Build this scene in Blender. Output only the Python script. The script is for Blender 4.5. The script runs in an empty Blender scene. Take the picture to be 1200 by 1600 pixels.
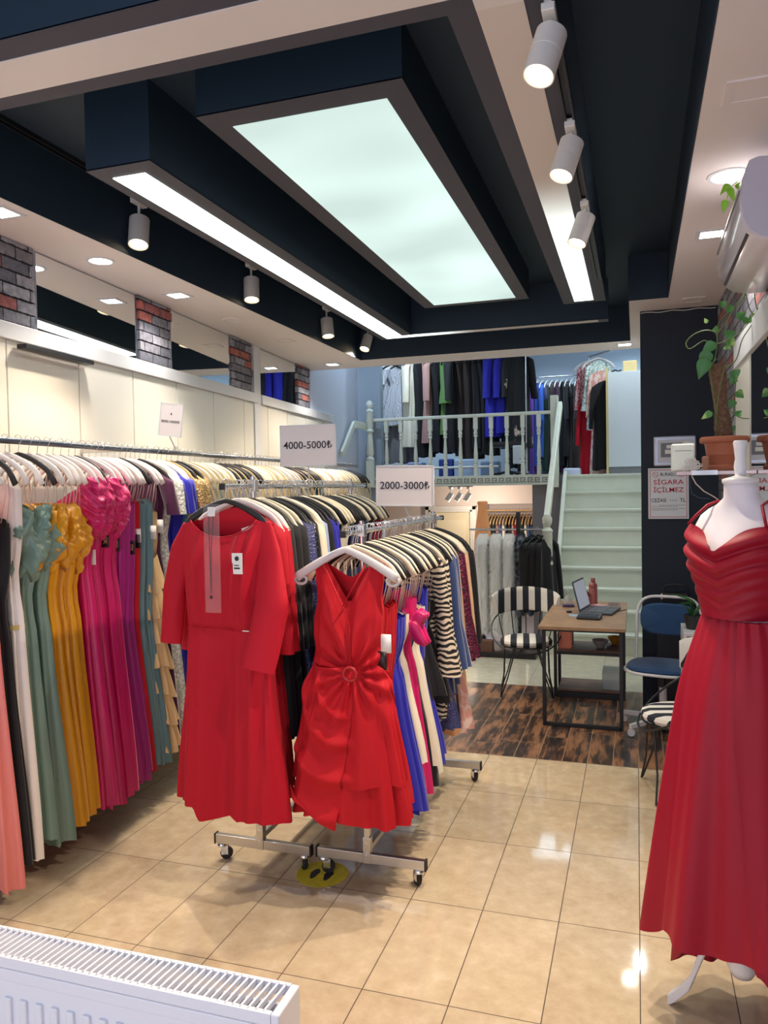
import bpy, bmesh, math, random
from mathutils import Vector, Matrix, noise
PI = math.pi
scene = bpy.context.scene
COL = scene.collection

# ------------------------------------------------------------------ camera
EYE = Vector((0.0, 0.0, 1.70))
yaw, pitch, roll = 0.31636, -0.029724, -0.0175034
fw = Vector((-math.sin(yaw)*math.cos(pitch), math.cos(yaw)*math.cos(pitch), math.sin(pitch)))
rt = Vector((math.cos(yaw), math.sin(yaw), 0.0))
up = rt.cross(fw)
cr, sr = math.cos(roll), math.sin(roll)
cam_r = cr*rt + sr*up
cam_u = -sr*rt + cr*up
cd = bpy.data.cameras.new('camera')
cd.sensor_fit = 'VERTICAL'; cd.sensor_height = 24.0; cd.lens = 1205.9/1600*24.0
cd.clip_start = 0.05; cd.clip_end = 60
cam = bpy.data.objects.new('camera', cd); COL.objects.link(cam)
mw = Matrix.Identity(4)
for i in range(3):
    mw[i][0] = cam_r[i]; mw[i][1] = cam_u[i]; mw[i][2] = -fw[i]; mw[i][3] = EYE[i]
cam.matrix_world = mw
scene.camera = cam

# ------------------------------------------------------------------ view, world, lights
scene.view_settings.view_transform = 'Standard'
scene.view_settings.look = 'None'
scene.view_settings.gamma = 1.0
scene.view_settings.use_curve_mapping = False
scene.view_settings.exposure = 0.5
W = bpy.data.worlds.new('world'); scene.world = W; W.use_nodes = True
W.node_tree.nodes['Background'].inputs[0].default_value = (0.80, 0.84, 1.0, 1)
W.node_tree.nodes['Background'].inputs[1].default_value = 1.25

def light(name, kind, loc, energy, color, target=None, size=0.1, spot=None, blend=0.5):
    d = bpy.data.lights.new(name, kind); d.energy = energy; d.color = color
    if kind == 'AREA':
        d.shape = 'RECTANGLE'; d.size = size[0]; d.size_y = size[1]
    else:
        d.shadow_soft_size = size
    if kind == 'SPOT':
        d.spot_size = spot; d.spot_blend = blend
    o = bpy.data.objects.new(name, d); COL.objects.link(o); o.location = loc
    if target is not None:
        o.rotation_euler = (Vector(target)-Vector(loc)).to_track_quat('-Z', 'Y').to_euler()
    return o
WARM = (1.0, 0.84, 0.66); COOL = (0.80, 0.92, 1.0); NEUT = (1.0, 0.95, 0.88)
# ceiling downlights (the same spots as the lamps built below)
DOWN = [(-2.80, 2.20), (-2.827, 3.64), (-2.858, 4.453), (-2.977, 7.45), (0.38, 3.60), (0.38, 4.397), (-0.093, 7.50)]
for x, y in DOWN:
    light('downlight_light', 'SPOT', (x, y, 2.985), 30, NEUT, (x, y, 0), 0.06, 2.3, 0.8)
# the mezzanine's own cool lamps, and the lamps under it
for x, y, e, c in [(-3.2, 8.75, 40, (.60, .78, 1.0)), (-3.0, 10.2, 60, (.66, .84, 1.0)), (-3.2, 12.0, 60, (.66, .86, 1.0)), (0.0, 12.2, 40, (.62, .84, 1.0)), (-1.3, 12.1, 75, (.66, .86, 1.0)), (0.0, 9.6, 55, (.82, .95, 1.0)), (0.0, 8.3, 28, (.88, .98, 1.0))]:
    light('mezzanine_light', 'SPOT', (x, y, 4.05), e, c, (x, y, 0), 0.30 if x == -1.3 else 0.035, 2.6, 0.9)

# ------------------------------------------------------------------ materials
def S(r, g, b):
    f = lambda c: (c/255/12.92) if c/255 <= 0.04045 else ((c/255+0.055)/1.055)**2.4
    return (f(r), f(g), f(b), 1.0)
def mat(name, col, rough=0.5, metal=0.0, bump=0.0, bscale=60, sheen=0.0, var=0.0, vscale=8, emit=None, es=0.0,
        alpha=1.0, trans=0.0, coat=0.0, spec=0.5, bstretch=None):
    m = bpy.data.materials.new(name); m.use_nodes = True
    nt = m.node_tree; p = nt.nodes['Principled BSDF']
    p.inputs['Base Color'].default_value = col
    p.inputs['Roughness'].default_value = rough; p.inputs['Metallic'].default_value = metal
    p.inputs['Specular IOR Level'].default_value = spec
    p.inputs['Coat Weight'].default_value = coat; p.inputs['Coat Roughness'].default_value = 0.08
    if sheen: p.inputs['Sheen Weight'].default_value = sheen; p.inputs['Sheen Roughness'].default_value = 0.4
    if emit: p.inputs['Emission Color'].default_value = emit; p.inputs['Emission Strength'].default_value = es
    p.inputs['Alpha'].default_value = alpha; p.inputs['Transmission Weight'].default_value = trans
    if bump or var:
        tc = nt.nodes.new('ShaderNodeTexCoord')
        src = tc.outputs['Object']
    if bump:
        n = nt.nodes.new('ShaderNodeTexNoise'); n.inputs['Scale'].default_value = bscale; n.inputs['Detail'].default_value = 3
        if bstretch:
            mp = nt.nodes.new('ShaderNodeMapping'); mp.inputs['Scale'].default_value = bstretch
            nt.links.new(src, mp.inputs[0]); nt.links.new(mp.outputs[0], n.inputs['Vector'])
        else: nt.links.new(src, n.inputs['Vector'])
        b = nt.nodes.new('ShaderNodeBump'); b.inputs['Strength'].default_value = bump; b.inputs['Distance'].default_value = 0.01
        nt.links.new(n.outputs[0], b.inputs['Height']); nt.links.new(b.outputs[0], p.inputs['Normal'])
    if var:
        n = nt.nodes.new('ShaderNodeTexNoise'); n.inputs['Scale'].default_value = vscale; n.inputs['Detail'].default_value = 5
        nt.links.new(src, n.inputs['Vector'])
        r = nt.nodes.new('ShaderNodeMapRange'); r.inputs[1].default_value = 0.3; r.inputs[2].default_value = 0.7
        r.inputs[3].default_value = 1-var; r.inputs[4].default_value = 1+var
        nt.links.new(n.outputs[0], r.inputs[0])
        mx = nt.nodes.new('ShaderNodeVectorMath'); mx.operation = 'SCALE'; mx.inputs[0].default_value = col[:3]
        nt.links.new(r.outputs[0], mx.inputs['Scale']); nt.links.new(mx.outputs[0], p.inputs['Base Color'])
    return m
def two_tone(name, c1, c2, kind, scale, rough=0.7, thresh=(0.45, 0.55), axis=None, distort=0.0, sheen=0.0, metal=0.0, bump=0):
    """a printed or woven two-colour pattern"""
    m = bpy.data.materials.new(name); m.use_nodes = True; nt = m.node_tree; p = nt.nodes['Principled BSDF']
    tc = nt.nodes.new('ShaderNodeTexCoord'); src = tc.outputs['Object']
    if kind == 'wave':
        t = nt.nodes.new('ShaderNodeTexWave'); t.bands_direction = axis or 'X'; t.inputs['Distortion'].default_value = distort
        t.inputs['Detail'].default_value = 1.5
    elif kind == 'voronoi':
        t = nt.nodes.new('ShaderNodeTexVoronoi')
    else:
        t = nt.nodes.new('ShaderNodeTexNoise'); t.inputs['Detail'].default_value = 4
    t.inputs['Scale'].default_value = scale
    nt.links.new(src, t.inputs['Vector'])
    r = nt.nodes.new('ShaderNodeValToRGB'); r.color_ramp.elements[0].position = thresh[0]; r.color_ramp.elements[1].position = thresh[1]
    r.color_ramp.elements[0].color = c1; r.color_ramp.elements[1].color = c2
    nt.links.new(t.outputs[0], r.inputs[0]); nt.links.new(r.outputs[0], p.inputs['Base Color'])
    p.inputs['Roughness'].default_value = rough; p.inputs['Metallic'].default_value = metal
    if sheen: p.inputs['Sheen Weight'].default_value = sheen
    if bump:
        b = nt.nodes.new('ShaderNodeBump'); b.inputs['Strength'].default_value = bump; b.inputs['Distance'].default_value = 0.01
        nt.links.new(t.outputs[0], b.inputs['Height']); nt.links.new(b.outputs[0], p.inputs['Normal'])
    return m
def M_(nt, op, a, b=None, c=None):
    n = nt.nodes.new('ShaderNodeMath'); n.operation = op
    for i, v in enumerate((a, b, c)):
        if v is None: continue
        if isinstance(v, (int, float)): n.inputs[i].default_value = v
        else: nt.links.new(v, n.inputs[i])
    return n.outputs[0]
def tile_mat(name, sx, sy, ox, oy, base, grout, wood=False, gw=0.0035, rough=0.055):
    m = bpy.data.materials.new(name); m.use_nodes = True; nt = m.node_tree; p = nt.nodes['Principled BSDF']
    g = nt.nodes.new('ShaderNodeNewGeometry'); sep = nt.nodes.new('ShaderNodeSeparateXYZ'); nt.links.new(g.outputs['Position'], sep.inputs[0])
    u = M_(nt, 'DIVIDE', M_(nt, 'SUBTRACT', sep.outputs[0], ox), sx)
    fu = M_(nt, 'FLOOR', u)
    v = M_(nt, 'DIVIDE', M_(nt, 'SUBTRACT', sep.outputs[1], oy), sy)
    if wood:
        wn = nt.nodes.new('ShaderNodeTexWhiteNoise'); wn.noise_dimensions = '1D'; nt.links.new(fu, wn.inputs['W'])
        v = M_(nt, 'ADD', v, wn.outputs['Value'])
    fv = M_(nt, 'FLOOR', v)
    du = M_(nt, 'MULTIPLY', M_(nt, 'ABSOLUTE', M_(nt, 'SUBTRACT', M_(nt, 'FRACT', M_(nt, 'ADD', u, 0.5)), 0.5)), sx)
    dv = M_(nt, 'MULTIPLY', M_(nt, 'ABSOLUTE', M_(nt, 'SUBTRACT', M_(nt, 'FRACT', M_(nt, 'ADD', v, 0.5)), 0.5)), sy)
    gr = M_(nt, 'LESS_THAN', M_(nt, 'MINIMUM', du, dv), gw/2)
    cb = nt.nodes.new('ShaderNodeCombineXYZ'); nt.links.new(fu, cb.inputs[0]); nt.links.new(fv, cb.inputs[1])
    wn2 = nt.nodes.new('ShaderNodeTexWhiteNoise'); wn2.noise_dimensions = '3D'; nt.links.new(cb.outputs[0], wn2.inputs['Vector'])
    no = nt.nodes.new('ShaderNodeTexNoise'); no.inputs['Detail'].default_value = 8; no.inputs['Roughness'].default_value = 0.65
    off = nt.nodes.new('ShaderNodeVectorMath'); off.operation = 'MULTIPLY_ADD'
    nt.links.new(wn2.outputs['Color'], off.inputs[0]); off.inputs[1].default_value = (9, 9, 9)
    if wood:
        mp = nt.nodes.new('ShaderNodeVectorMath'); mp.operation = 'MULTIPLY'; nt.links.new(g.outputs['Position'], mp.inputs[0]); mp.inputs[1].default_value = (15, 2.6, 1)
        nt.links.new(mp.outputs[0], off.inputs[2]); no.inputs['Scale'].default_value = 1.0
    else:
        nt.links.new(g.outputs['Position'], off.inputs[2]); no.inputs['Scale'].default_value = 13
    nt.links.new(off.outputs[0], no.inputs['Vector'])
    r = nt.nodes.new('ShaderNodeValToRGB'); nt.links.new(no.outputs[0], r.inputs[0])
    els = r.color_ramp.elements
    els[0].position = base[0][0]; els[0].color = base[0][1]
    els[1].position = base[-1][0]; els[1].color = base[-1][1]
    for q, c in base[1:-1]:
        e = els.new(q); e.color = c
    br = nt.nodes.new('ShaderNodeMapRange'); nt.links.new(wn2.outputs['Value'], br.inputs[0])
    br.inputs[3].default_value = 0.72 if wood else 0.94; br.inputs[4].default_value = 1.2 if wood else 1.04
    sc = nt.nodes.new('ShaderNodeVectorMath'); sc.operation = 'SCALE'; nt.links.new(r.outputs[0], sc.inputs[0]); nt.links.new(br.outputs[0], sc.inputs['Scale'])
    mx = nt.nodes.new('ShaderNodeMix'); mx.data_type = 'RGBA'; nt.links.new(gr, mx.inputs[0])
    nt.links.new(sc.outputs[0], mx.inputs[6]); mx.inputs[7].default_value = grout
    nt.links.new(mx.outputs[2], p.inputs['Base Color'])
    rr = M_(nt, 'ADD', M_(nt, 'MULTIPLY', gr, 0.6), rough); nt.links.new(rr, p.inputs['Roughness'])
    b = nt.nodes.new('ShaderNodeBump'); b.inputs['Strength'].default_value = 0.4; b.inputs['Distance'].default_value = 0.002; b.invert = True
    nt.links.new(gr, b.inputs['Height']); nt.links.new(b.outputs[0], p.inputs['Normal'])
    return m
def brick_mat(name):
    m = bpy.data.materials.new(name); m.use_nodes = True; nt = m.node_tree; p = nt.nodes['Principled BSDF']
    oi = nt.nodes.new('ShaderNodeNewGeometry'); sep = nt.nodes.new('ShaderNodeSeparateXYZ'); nt.links.new(oi.outputs['Position'], sep.inputs[0])
    v = M_(nt, 'DIVIDE', sep.outputs[2], 0.066); fv = M_(nt, 'FLOOR', v)
    u = M_(nt, 'ADD', M_(nt, 'DIVIDE', sep.outputs[1], 0.20), M_(nt, 'MULTIPLY', fv, 0.5)); fu = M_(nt, 'FLOOR', u)
    cb = nt.nodes.new('ShaderNodeCombineXYZ'); nt.links.new(fu, cb.inputs[0]); nt.links.new(fv, cb.inputs[1])
    wn = nt.nodes.new('ShaderNodeTexWhiteNoise'); nt.links.new(cb.outputs[0], wn.inputs['Vector'])
    no = nt.nodes.new('ShaderNodeTexNoise'); no.inputs['Scale'].default_value = 30; nt.links.new(oi.outputs['Position'], no.inputs['Vector'])
    r = nt.nodes.new('ShaderNodeValToRGB'); r.color_ramp.interpolation = 'CONSTANT'
    cols = [(0, S(124, 122, 130)), (0.3, S(152, 150, 158)), (0.6, S(104, 104, 114)), (0.78, S(172, 100, 90)), (0.92, S(150, 88, 86))]
    r.color_ramp.elements[0].color = cols[0][1]; r.color_ramp.elements[1].position = cols[1][0]; r.color_ramp.elements[1].color = cols[1][1]
    for q, c in cols[2:]:
        e = r.color_ramp.elements.new(q); e.color = c
    nt.links.new(wn.outputs['Value'], r.inputs[0])
    ns = nt.nodes.new('ShaderNodeMapRange'); nt.links.new(no.outputs[0], ns.inputs[0]); ns.inputs[1].default_value = .3; ns.inputs[2].default_value = .7
    ns.inputs[3].default_value = .75; ns.inputs[4].default_value = 1.25
    sc = nt.nodes.new('ShaderNodeVectorMath'); sc.operation = 'SCALE'; nt.links.new(r.outputs[0], sc.inputs[0]); nt.links.new(ns.outputs[0], sc.inputs['Scale'])
    wob = M_(nt, 'MULTIPLY', M_(nt, 'SUBTRACT', no.outputs[0], 0.5), 0.012)
    du = M_(nt, 'MULTIPLY', M_(nt, 'ABSOLUTE', M_(nt, 'SUBTRACT', M_(nt, 'FRACT', M_(nt, 'ADD', u, 0.5)), 0.5)), 0.20)
    dv = M_(nt, 'MULTIPLY', M_(nt, 'ABSOLUTE', M_(nt, 'SUBTRACT', M_(nt, 'FRACT', M_(nt, 'ADD', v, 0.5)), 0.5)), 0.066)
    gr = M_(nt, 'LESS_THAN', M_(nt, 'ADD', M_(nt, 'MINIMUM', du, dv), wob), 0.005)
    mx = nt.nodes.new('ShaderNodeMix'); mx.data_type = 'RGBA'; nt.links.new(gr, mx.inputs[0]); nt.links.new(sc.outputs[0], mx.inputs[6]); mx.inputs[7].default_value = S(58, 56, 62)
    nt.links.new(mx.outputs[2], p.inputs['Base Color']); p.inputs['Roughness'].default_value = 0.85
    b = nt.nodes.new('ShaderNodeBump'); b.inputs['Strength'].default_value = 0.9; b.inputs['Distance'].default_value = 0.008
    nt.links.new(M_(nt, 'SUBTRACT', M_(nt, 'MULTIPLY', no.outputs[0], 0.5), gr), b.inputs['Height']); nt.links.new(b.outputs[0], p.inputs['Normal'])
    return m

NAVY = mat('navy_paint', S(29, 50, 68), 0.62, bump=0.03, bscale=40)
NAVYW = mat('navy_wall_paint', S(30, 38, 52), 0.75, bump=0.03, bscale=40)
CHAR = mat('charcoal_edge_paint', S(66, 66, 78), 0.6)
CEIL = mat('ceiling_paint', S(232, 224, 222), 0.7)
WHITEP = mat('white_panel_paint', S(232, 228, 216), 0.35, coat=0.2)
TRIM = mat('white_trim_paint', S(222, 222, 224), 0.4)
CREAMP = mat('cream_wood_paint', S(218, 224, 210), 0.45, bump=0.12, bscale=25, var=0.03)
ACR = mat('unlit_acrylic', S(226, 218, 214), 0.35)
LITW = mat('lit_diffuser', S(240, 245, 240), 0.5, emit=(0.88, 1.0, 0.97, 1), es=3.4)
MIRR = mat('mirror_glass', (0.86, 0.88, 0.88, 1), 0.015, 1.0)
CHROME = mat('chrome', (0.72, 0.72, 0.73, 1), 0.16, 1.0)
STEELB = mat('brushed_steel', (0.62, 0.60, 0.58, 1), 0.28, 1.0)
BLACKM = mat('black_metal', S(26, 27, 32), 0.42)
WHITEM = mat('white_enamel', S(232, 230, 232), 0.28, coat=0.3)
WHITEPL = mat('white_plastic', S(230, 226, 220), 0.4)
GREYPL = mat('grey_plastic', S(120, 122, 128), 0.5)
RUBBER = mat('dark_rubber', S(40, 36, 36), 0.7)
PAPER = mat('white_card', S(235, 226, 224), 0.6)
INK = mat('dark_ink', S(38, 36, 42), 0.6)
REDINK = mat('red_ink', S(196, 34, 60), 0.6)
FLOOR = tile_mat('beige_tile', 0.3, 0.6, 0.0, 4.218, [(0.28, S(188, 166, 136)), (0.55, S(202, 182, 152)), (0.75, S(216, 198, 172))], S(74, 60, 52))
FLOOR2 = tile_mat('pale_tile', 0.6, 0.6, -0.30, 6.6, [(0.28, S(186, 184, 166)), (0.55, S(196, 194, 176)), (0.75, S(210, 208, 192))], S(110, 104, 92))
WOODF = tile_mat('plank_tile', 0.15, 0.62, 0.0, 4.218, [(0.36, S(34, 28, 28)), (0.46, S(66, 50, 42)), (0.54, S(132, 92, 66)), (0.66, S(166, 120, 84))], S(150, 122, 96), wood=True, gw=0.0045, rough=0.3)
BRICK = brick_mat('old_brick')

# ------------------------------------------------------------------ mesh helpers
class MB:
    def __init__(s): s.v = []; s.f = []
    def add(s, vs, fs):
        o = len(s.v); s.v += [tuple(v) for v in vs]; s.f += [tuple(i+o for i in f) for f in fs]; return s
    def box(s, x0, x1, y0, y1, z0, z1):
        vs = [(x, y, z) for x in (x0, x1) for y in (y0, y1) for z in (z0, z1)]
        return s.add(vs, [(0,1,3,2), (4,6,7,5), (0,4,5,1), (2,3,7,6), (0,2,6,4), (1,5,7,3)])
    def obox(s, c, ax, ay, az):
        c, ax, ay, az = map(Vector, (c, ax, ay, az))
        vs = [c + i*ax + j*ay + k*az for i in (-1, 1) for j in (-1, 1) for k in (-1, 1)]
        return s.add(vs, [(0,1,3,2), (4,6,7,5), (0,4,5,1), (2,3,7,6), (0,2,6,4), (1,5,7,3)])
    def rings(s, rs, close=True, cap0=True, cap1=True):
        n = len(rs[0]); vs = [p for r in rs for p in r]; fs = []
        for i in range(len(rs)-1):
            for j in range(n if close else n-1):
                k = (j+1) % n
                fs.append((i*n+j, i*n+k, (i+1)*n+k, (i+1)*n+j))
        if cap0: fs.append(tuple(reversed(range(n))))
        if cap1: fs.append(tuple(range((len(rs)-1)*n, len(rs)*n)))
        return s.add(vs, fs)
    def tube(s, pts, r, n=8, flat=None, caps=True):
        pts = [Vector(p) for p in pts]; rs = []
        rad = r if isinstance(r, (list, tuple)) else [r]*len(pts)
        ref = None
        for i, p in enumerate(pts):
            t = (pts[min(i+1, len(pts)-1)] - pts[max(i-1, 0)]).normalized()
            if ref is None:
                ref = Vector((0, 0, 1)) if abs(t.z) < 0.9 else Vector((1, 0, 0))
            a = t.cross(ref).normalized(); b = a.cross(t).normalized(); ref = b
            k = flat or 1.0
            rs.append([p + a*math.cos(2*PI*j/n)*rad[i] + b*math.sin(2*PI*j/n)*rad[i]*k for j in range(n)])
        return s.rings(rs, True, caps, caps)
    def lathe(s, prof, c=(0, 0, 0), n=24, axis='z', caps=True):
        rs = []
        for r, h in prof:
            ring = []
            for j in range(n):
                a = 2*PI*j/n; u, w = r*math.cos(a), r*math.sin(a)
                q = (u, w, h) if axis == 'z' else ((h, u, w) if axis == 'x' else (u, h, w))
                ring.append((c[0]+q[0], c[1]+q[1], c[2]+q[2]))
            rs.append(ring)
        return s.rings(rs, True, caps, caps)
    def prism(s, poly, off):
        off = Vector(off); a = [Vector(p) for p in poly]; n = len(a)
        vs = a + [p+off for p in a]
        fs = [tuple(reversed(range(n))), tuple(range(n, 2*n))] + [(i, (i+1) % n, n+(i+1) % n, n+i) for i in range(n)]
        return s.add(vs, fs)
    def xf(s, m):
        s.v = [tuple(m @ Vector(v)) for v in s.v]; return s
    def mesh(s, name, material, smooth=False, bevel=0.0, seg=2, sub=0):
        me = bpy.data.meshes.new(name); me.from_pydata(s.v, [], s.f)
        bm = bmesh.new(); bm.from_mesh(me)
        bmesh.ops.recalc_face_normals(bm, faces=bm.faces)
        if bevel:
            es = [e for e in bm.edges if len(e.link_faces) == 2 and e.calc_face_angle(0) > 0.6]
            bmesh.ops.bevel(bm, geom=es, offset=bevel, segments=seg, affect='EDGES', profile=0.5)
        bm.to_mesh(me); bm.free()
        me.materials.append(material)
        if smooth:
            me.polygons.foreach_set('use_smooth', [True]*len(me.polygons))
            if smooth != 'all':
                try: me.set_sharp_from_angle(angle=math.radians(38))
                except Exception: pass
        return me
    def build(s, name, material, parent=None, smooth=False, bevel=0.0, seg=2, origin=None):
        """links the mesh as one object; vertices are given in world space and become local to the parent's empty"""
        if parent is not None:
            o0 = wloc(parent)
        elif origin is not None:
            o0 = Vector(origin)
        else:
            xs, ys, zs = zip(*s.v); o0 = Vector(((min(xs)+max(xs))/2, (min(ys)+max(ys))/2, min(zs)))
        s.v = [tuple(Vector(v)-o0) for v in s.v]
        o = bpy.data.objects.new(name, s.mesh(name, material, smooth, bevel, seg)); COL.objects.link(o)
        if parent is not None: o.parent = parent
        else: o.location = o0
        return o
def wloc(o):
    v = Vector((0, 0, 0))
    while o is not None: v = v + Vector(o.location); o = o.parent
    return v
def tag(o, label=None, cat=None, group=None, kind=None):
    if label: o['label'] = label
    if cat: o['category'] = cat
    if group: o['group'] = group
    if kind: o['kind'] = kind
    return o
def thing(name, label, cat, loc, group=None):
    o = bpy.data.objects.new(name, None); COL.objects.link(o); o.location = loc; o.empty_display_size = 0.05
    return tag(o, label, cat, group)
def struct(name, mb, m, **k):
    return tag(mb.build(name, m, **k), kind='structure')
def copy_tree(o, parent=None):
    c = o.copy(); COL.objects.link(c)
    if parent is not None: c.parent = parent
    for ch in list(o.children): copy_tree(ch, c)
    return c
def turn(o, rz):
    """rotates a finished thing about its base"""
    o.rotation_euler = (0, 0, rz); return o
def text_mb(body, size, origin, xdir, updir, depth=0.001, align='CENTER', bold=0.0, sx=1.0):
    c = bpy.data.curves.new('lettering', 'FONT'); c.body = body; c.size = size; c.align_x = align; c.align_y = 'CENTER'
    c.extrude = depth/2; c.offset = bold; c.resolution_u = 3
    o = bpy.data.objects.new('lettering', c); COL.objects.link(o)
    dg = bpy.context.evaluated_depsgraph_get(); me = bpy.data.meshes.new_from_object(o.evaluated_get(dg))
    xd = Vector(xdir).normalized(); ud = Vector(updir).normalized(); nd = xd.cross(ud); O = Vector(origin)
    mb = MB(); mb.add([O + xd*v.co.x*sx + ud*v.co.y + nd*v.co.z for v in me.vertices], [tuple(p.vertices) for p in me.polygons])
    bpy.data.objects.remove(o); bpy.data.meshes.remove(me); bpy.data.curves.remove(c)
    return mb
def arc(c, r, a0, a1, n, plane='xz', ry=None):
    out = []
    for i in range(n+1):
        a = a0 + (a1-a0)*i/n; u, w = r*math.cos(a), (ry or r)*math.sin(a)
        q = {'xz': (u, 0, w), 'xy': (u, w, 0), 'yz': (0, u, w)}[plane]
        out.append((c[0]+q[0], c[1]+q[1], c[2]+q[2]))
    return out
def lerp(a, b, t): return a + (b-a)*t
def interp(tab, t):
    """piecewise smooth interpolation of rows (t, a, b, ...)"""
    if t <= tab[0][0]: return tab[0][1:]
    for r0, r1 in zip(tab, tab[1:]):
        if t <= r1[0]:
            k = (t-r0[0])/(r1[0]-r0[0]); k = k*k*(3-2*k)*0.5 + k*0.5
            return tuple(lerp(a, b, k) for a, b in zip(r0[1:], r1[1:]))
    return tab[-1][1:]
WA, WB = -2.7964, -0.0705                        # the left wall runs a little askew: X = WA + WB*Y
def wx(y, off=0.0): return WA + WB*y + off
# ================================================================== ROOM SHELL
ZS, ZR, ZC = 3.0, 3.32, 3.11                      # soffit, recess ceiling, centre light box
struct('floor', MB().box(-3.6, 0.62, -0.6, 4.822, -0.06, 0.0), FLOOR)
struct('floor', MB().box(-3.6, 0.62, 4.822, 6.60, -0.06, 0.0), WOODF)
struct('floor', MB().box(-3.6, 0.62, 6.60, 8.45, -0.06, 0.0), FLOOR2)
struct('floor', MB().box(-3.6, 0.62, 8.45, 11.1, -0.86, -0.8), FLOOR2)       # lower room behind the fur coats
# left wall (slightly askew)
def wall_quad(y0, y1, z0, z1, off0, off1):
    m = MB(); vs = []
    for y in (y0, y1):
        for off in (off0, off1):
            for z in (z0, z1): vs.append((wx(y, off), y, z))
    return m.add(vs, [(0,1,3,2), (4,6,7,5), (0,4,5,1), (2,3,7,6), (0,2,6,4), (1,5,7,3)])
struct('wall_left', wall_quad(-0.6, 9.6, 0, 4.1, -0.12, -0.012), mat('blue_grey_paint', S(206, 212, 226), 0.6))
m = MB()
seams = [-0.6, -0.30, 0.27, 0.84, 1.41, 1.98, 2.56, 3.137, 3.719, 4.279, 4.842, 5.419, 5.989, 6.30, 6.52, 7.02, 7.55, 8.08, 8.443]
for a, b in zip(seams, seams[1:]):
    q = wall_quad(a+0.005, b-0.005, 0.0, 2.49, -0.012, 0.0); m.add(q.v, q.f)
struct('trim_1', m, WHITEP, bevel=0.002)
struct('trim_2', wall_quad(-0.6, 6.27, 2.49, 2.575, -0.012, 0.022), TRIM, bevel=0.003)
struct('trim_3', wall_quad(6.36, 8.443, 2.49, 2.575, -0.012, 0.022), TRIM, bevel=0.003)
struct('trim_4', wall_quad(6.20, 6.34, 0.0, 3.0, -0.010, 0.012), TRIM, bevel=0.003)
def brick_pillar(y0, y1):
    random.seed(int(y0*100)); m = MB(); z = 2.577; row = math.floor(2.577/0.066)
    for r in range(7):
        zz0 = max(2.577, (row+r)*0.066+0.003); zz1 = min(2.998, (row+r+1)*0.066-0.003)
        if zz1 - zz0 < 0.01: continue
        e0, e1 = y0+random.uniform(-.012, .01), y1+random.uniform(-.01, .015)
        q = wall_quad(e0, e1, zz0, zz1, -0.01, 0.018+random.uniform(-.003, .006)); m.add(q.v, q.f)
    q = wall_quad(y0+.01, y1-.01, 2.577, 2.998, -0.01, 0.012); m.add(q.v, q.f)
    return m
for i, (a, b) in enumerate([(2.45, 3.33), (4.345, 4.755), (5.735, 6.145), (7.29, 7.66)]):
    struct('trim_%d' % (5+i), brick_pillar(a, b), BRICK, bevel=0.004)
mlab = ['wall mirror nearest the front, in the band between two brick panels on left wall',
        'middle wall mirror high on left wall, between the short and the third brick panel',
        'small far wall mirror beyond the white upright, at the end of left wall band']
for (a, b), lb in zip([(3.372, 4.315), (4.775, 5.715), (6.36, 7.28)], mlab):
    tag(wall_quad(a, b, 2.578, 2.99, -0.008, 0.004).build('wall_mirror', MIRR), lb, 'mirror')
# right wall: brick above, white beam, mirror panel below
struct('wall_right', MB().box(0.575, 0.68, -0.6, 6.16, 0.0, 3.0), BRICK)
struct('trim_9', MB().box(0.545, 0.58, -0.6, 4.95, 2.36, 2.51), TRIM, bevel=0.004)
struct('trim_10', MB().box(0.553, 0.58, 4.36, 4.93, 0.0, 2.36), WHITEP, bevel=0.003)
tag(MB().box(0.558, 0.574, 2.3, 4.355, 0.62, 2.355).build('wall_mirror', MIRR), 'tall mirror on right wall behind the potted plant and the mannequin', 'mirror')
# navy end wall beside the stairs
struct('wall_back', MB().box(0.036, 0.68, 6.16, 6.30, 0.0, 3.0), NAVYW)
struct('wall_stair_side', MB().box(0.10, 0.22, 6.30, 9.6, 0.0, 4.1), mat('stair_wall_paint', S(210, 216, 216), 0.6))
# cable clipped along the top of the navy wall
m = MB(); pts = [(0.04+0.52*i/14, 6.155, 2.985+0.004*math.sin(i*1.3)) for i in range(15)]; m.tube(pts, 0.003, 6)
tag(m.build('cable', WHITEPL), 'thin white cable running along the top edge of navy wall', 'cable')
# soffit: underside pieces round the recess
RL, RR, RR2, RY0, RY1, RY2 = -2.627, 0.222, -0.040, -0.6, 5.78, 7.36
m = MB(); m.box(-3.6, RL, -0.6, 7.80, ZS, ZS+0.5); m.box(RR, 0.68, -0.6, RY1, ZS, ZS+0.5)
m.box(RR2, 0.68, RY1, RY2, ZS, ZS+0.5); m.box(RL, 0.68, RY2, 7.80, ZS, ZS+0.5)
struct('ceiling', m, CEIL)
m = MB(); e = 0.004                                # navy lining of the recess
m.box(RL, RR, -0.6, RY2, ZR, ZR+0.08)
m.box(RL-0.001, RL+e, -0.6, RY2, ZS-0.0, ZR); m.box(RR-e, RR+0.001, -0.6, RY1, ZS-0.0, ZR)
m.box(RR2-e, RR2+0.001, RY1, RY2, ZS, ZR); m.box(RR2, RR, RY1-e, RY1+0.001, ZS, ZR); m.box(RL, RR2, RY2-e, RY2+0.001, ZS, ZR)
struct('ceiling', m, NAVY)
# upper ceiling over stairs and mezzanine
struct('ceiling', MB().box(-3.9, 0.7, 7.80, 13.3, 4.10, 4.2), mat('mezzanine_ceiling', S(196, 214, 232), 0.7))
struct('ceiling', MB().box(-3.9, 0.7, 7.76, 7.80, 3.5, 4.1), CEIL)
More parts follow.
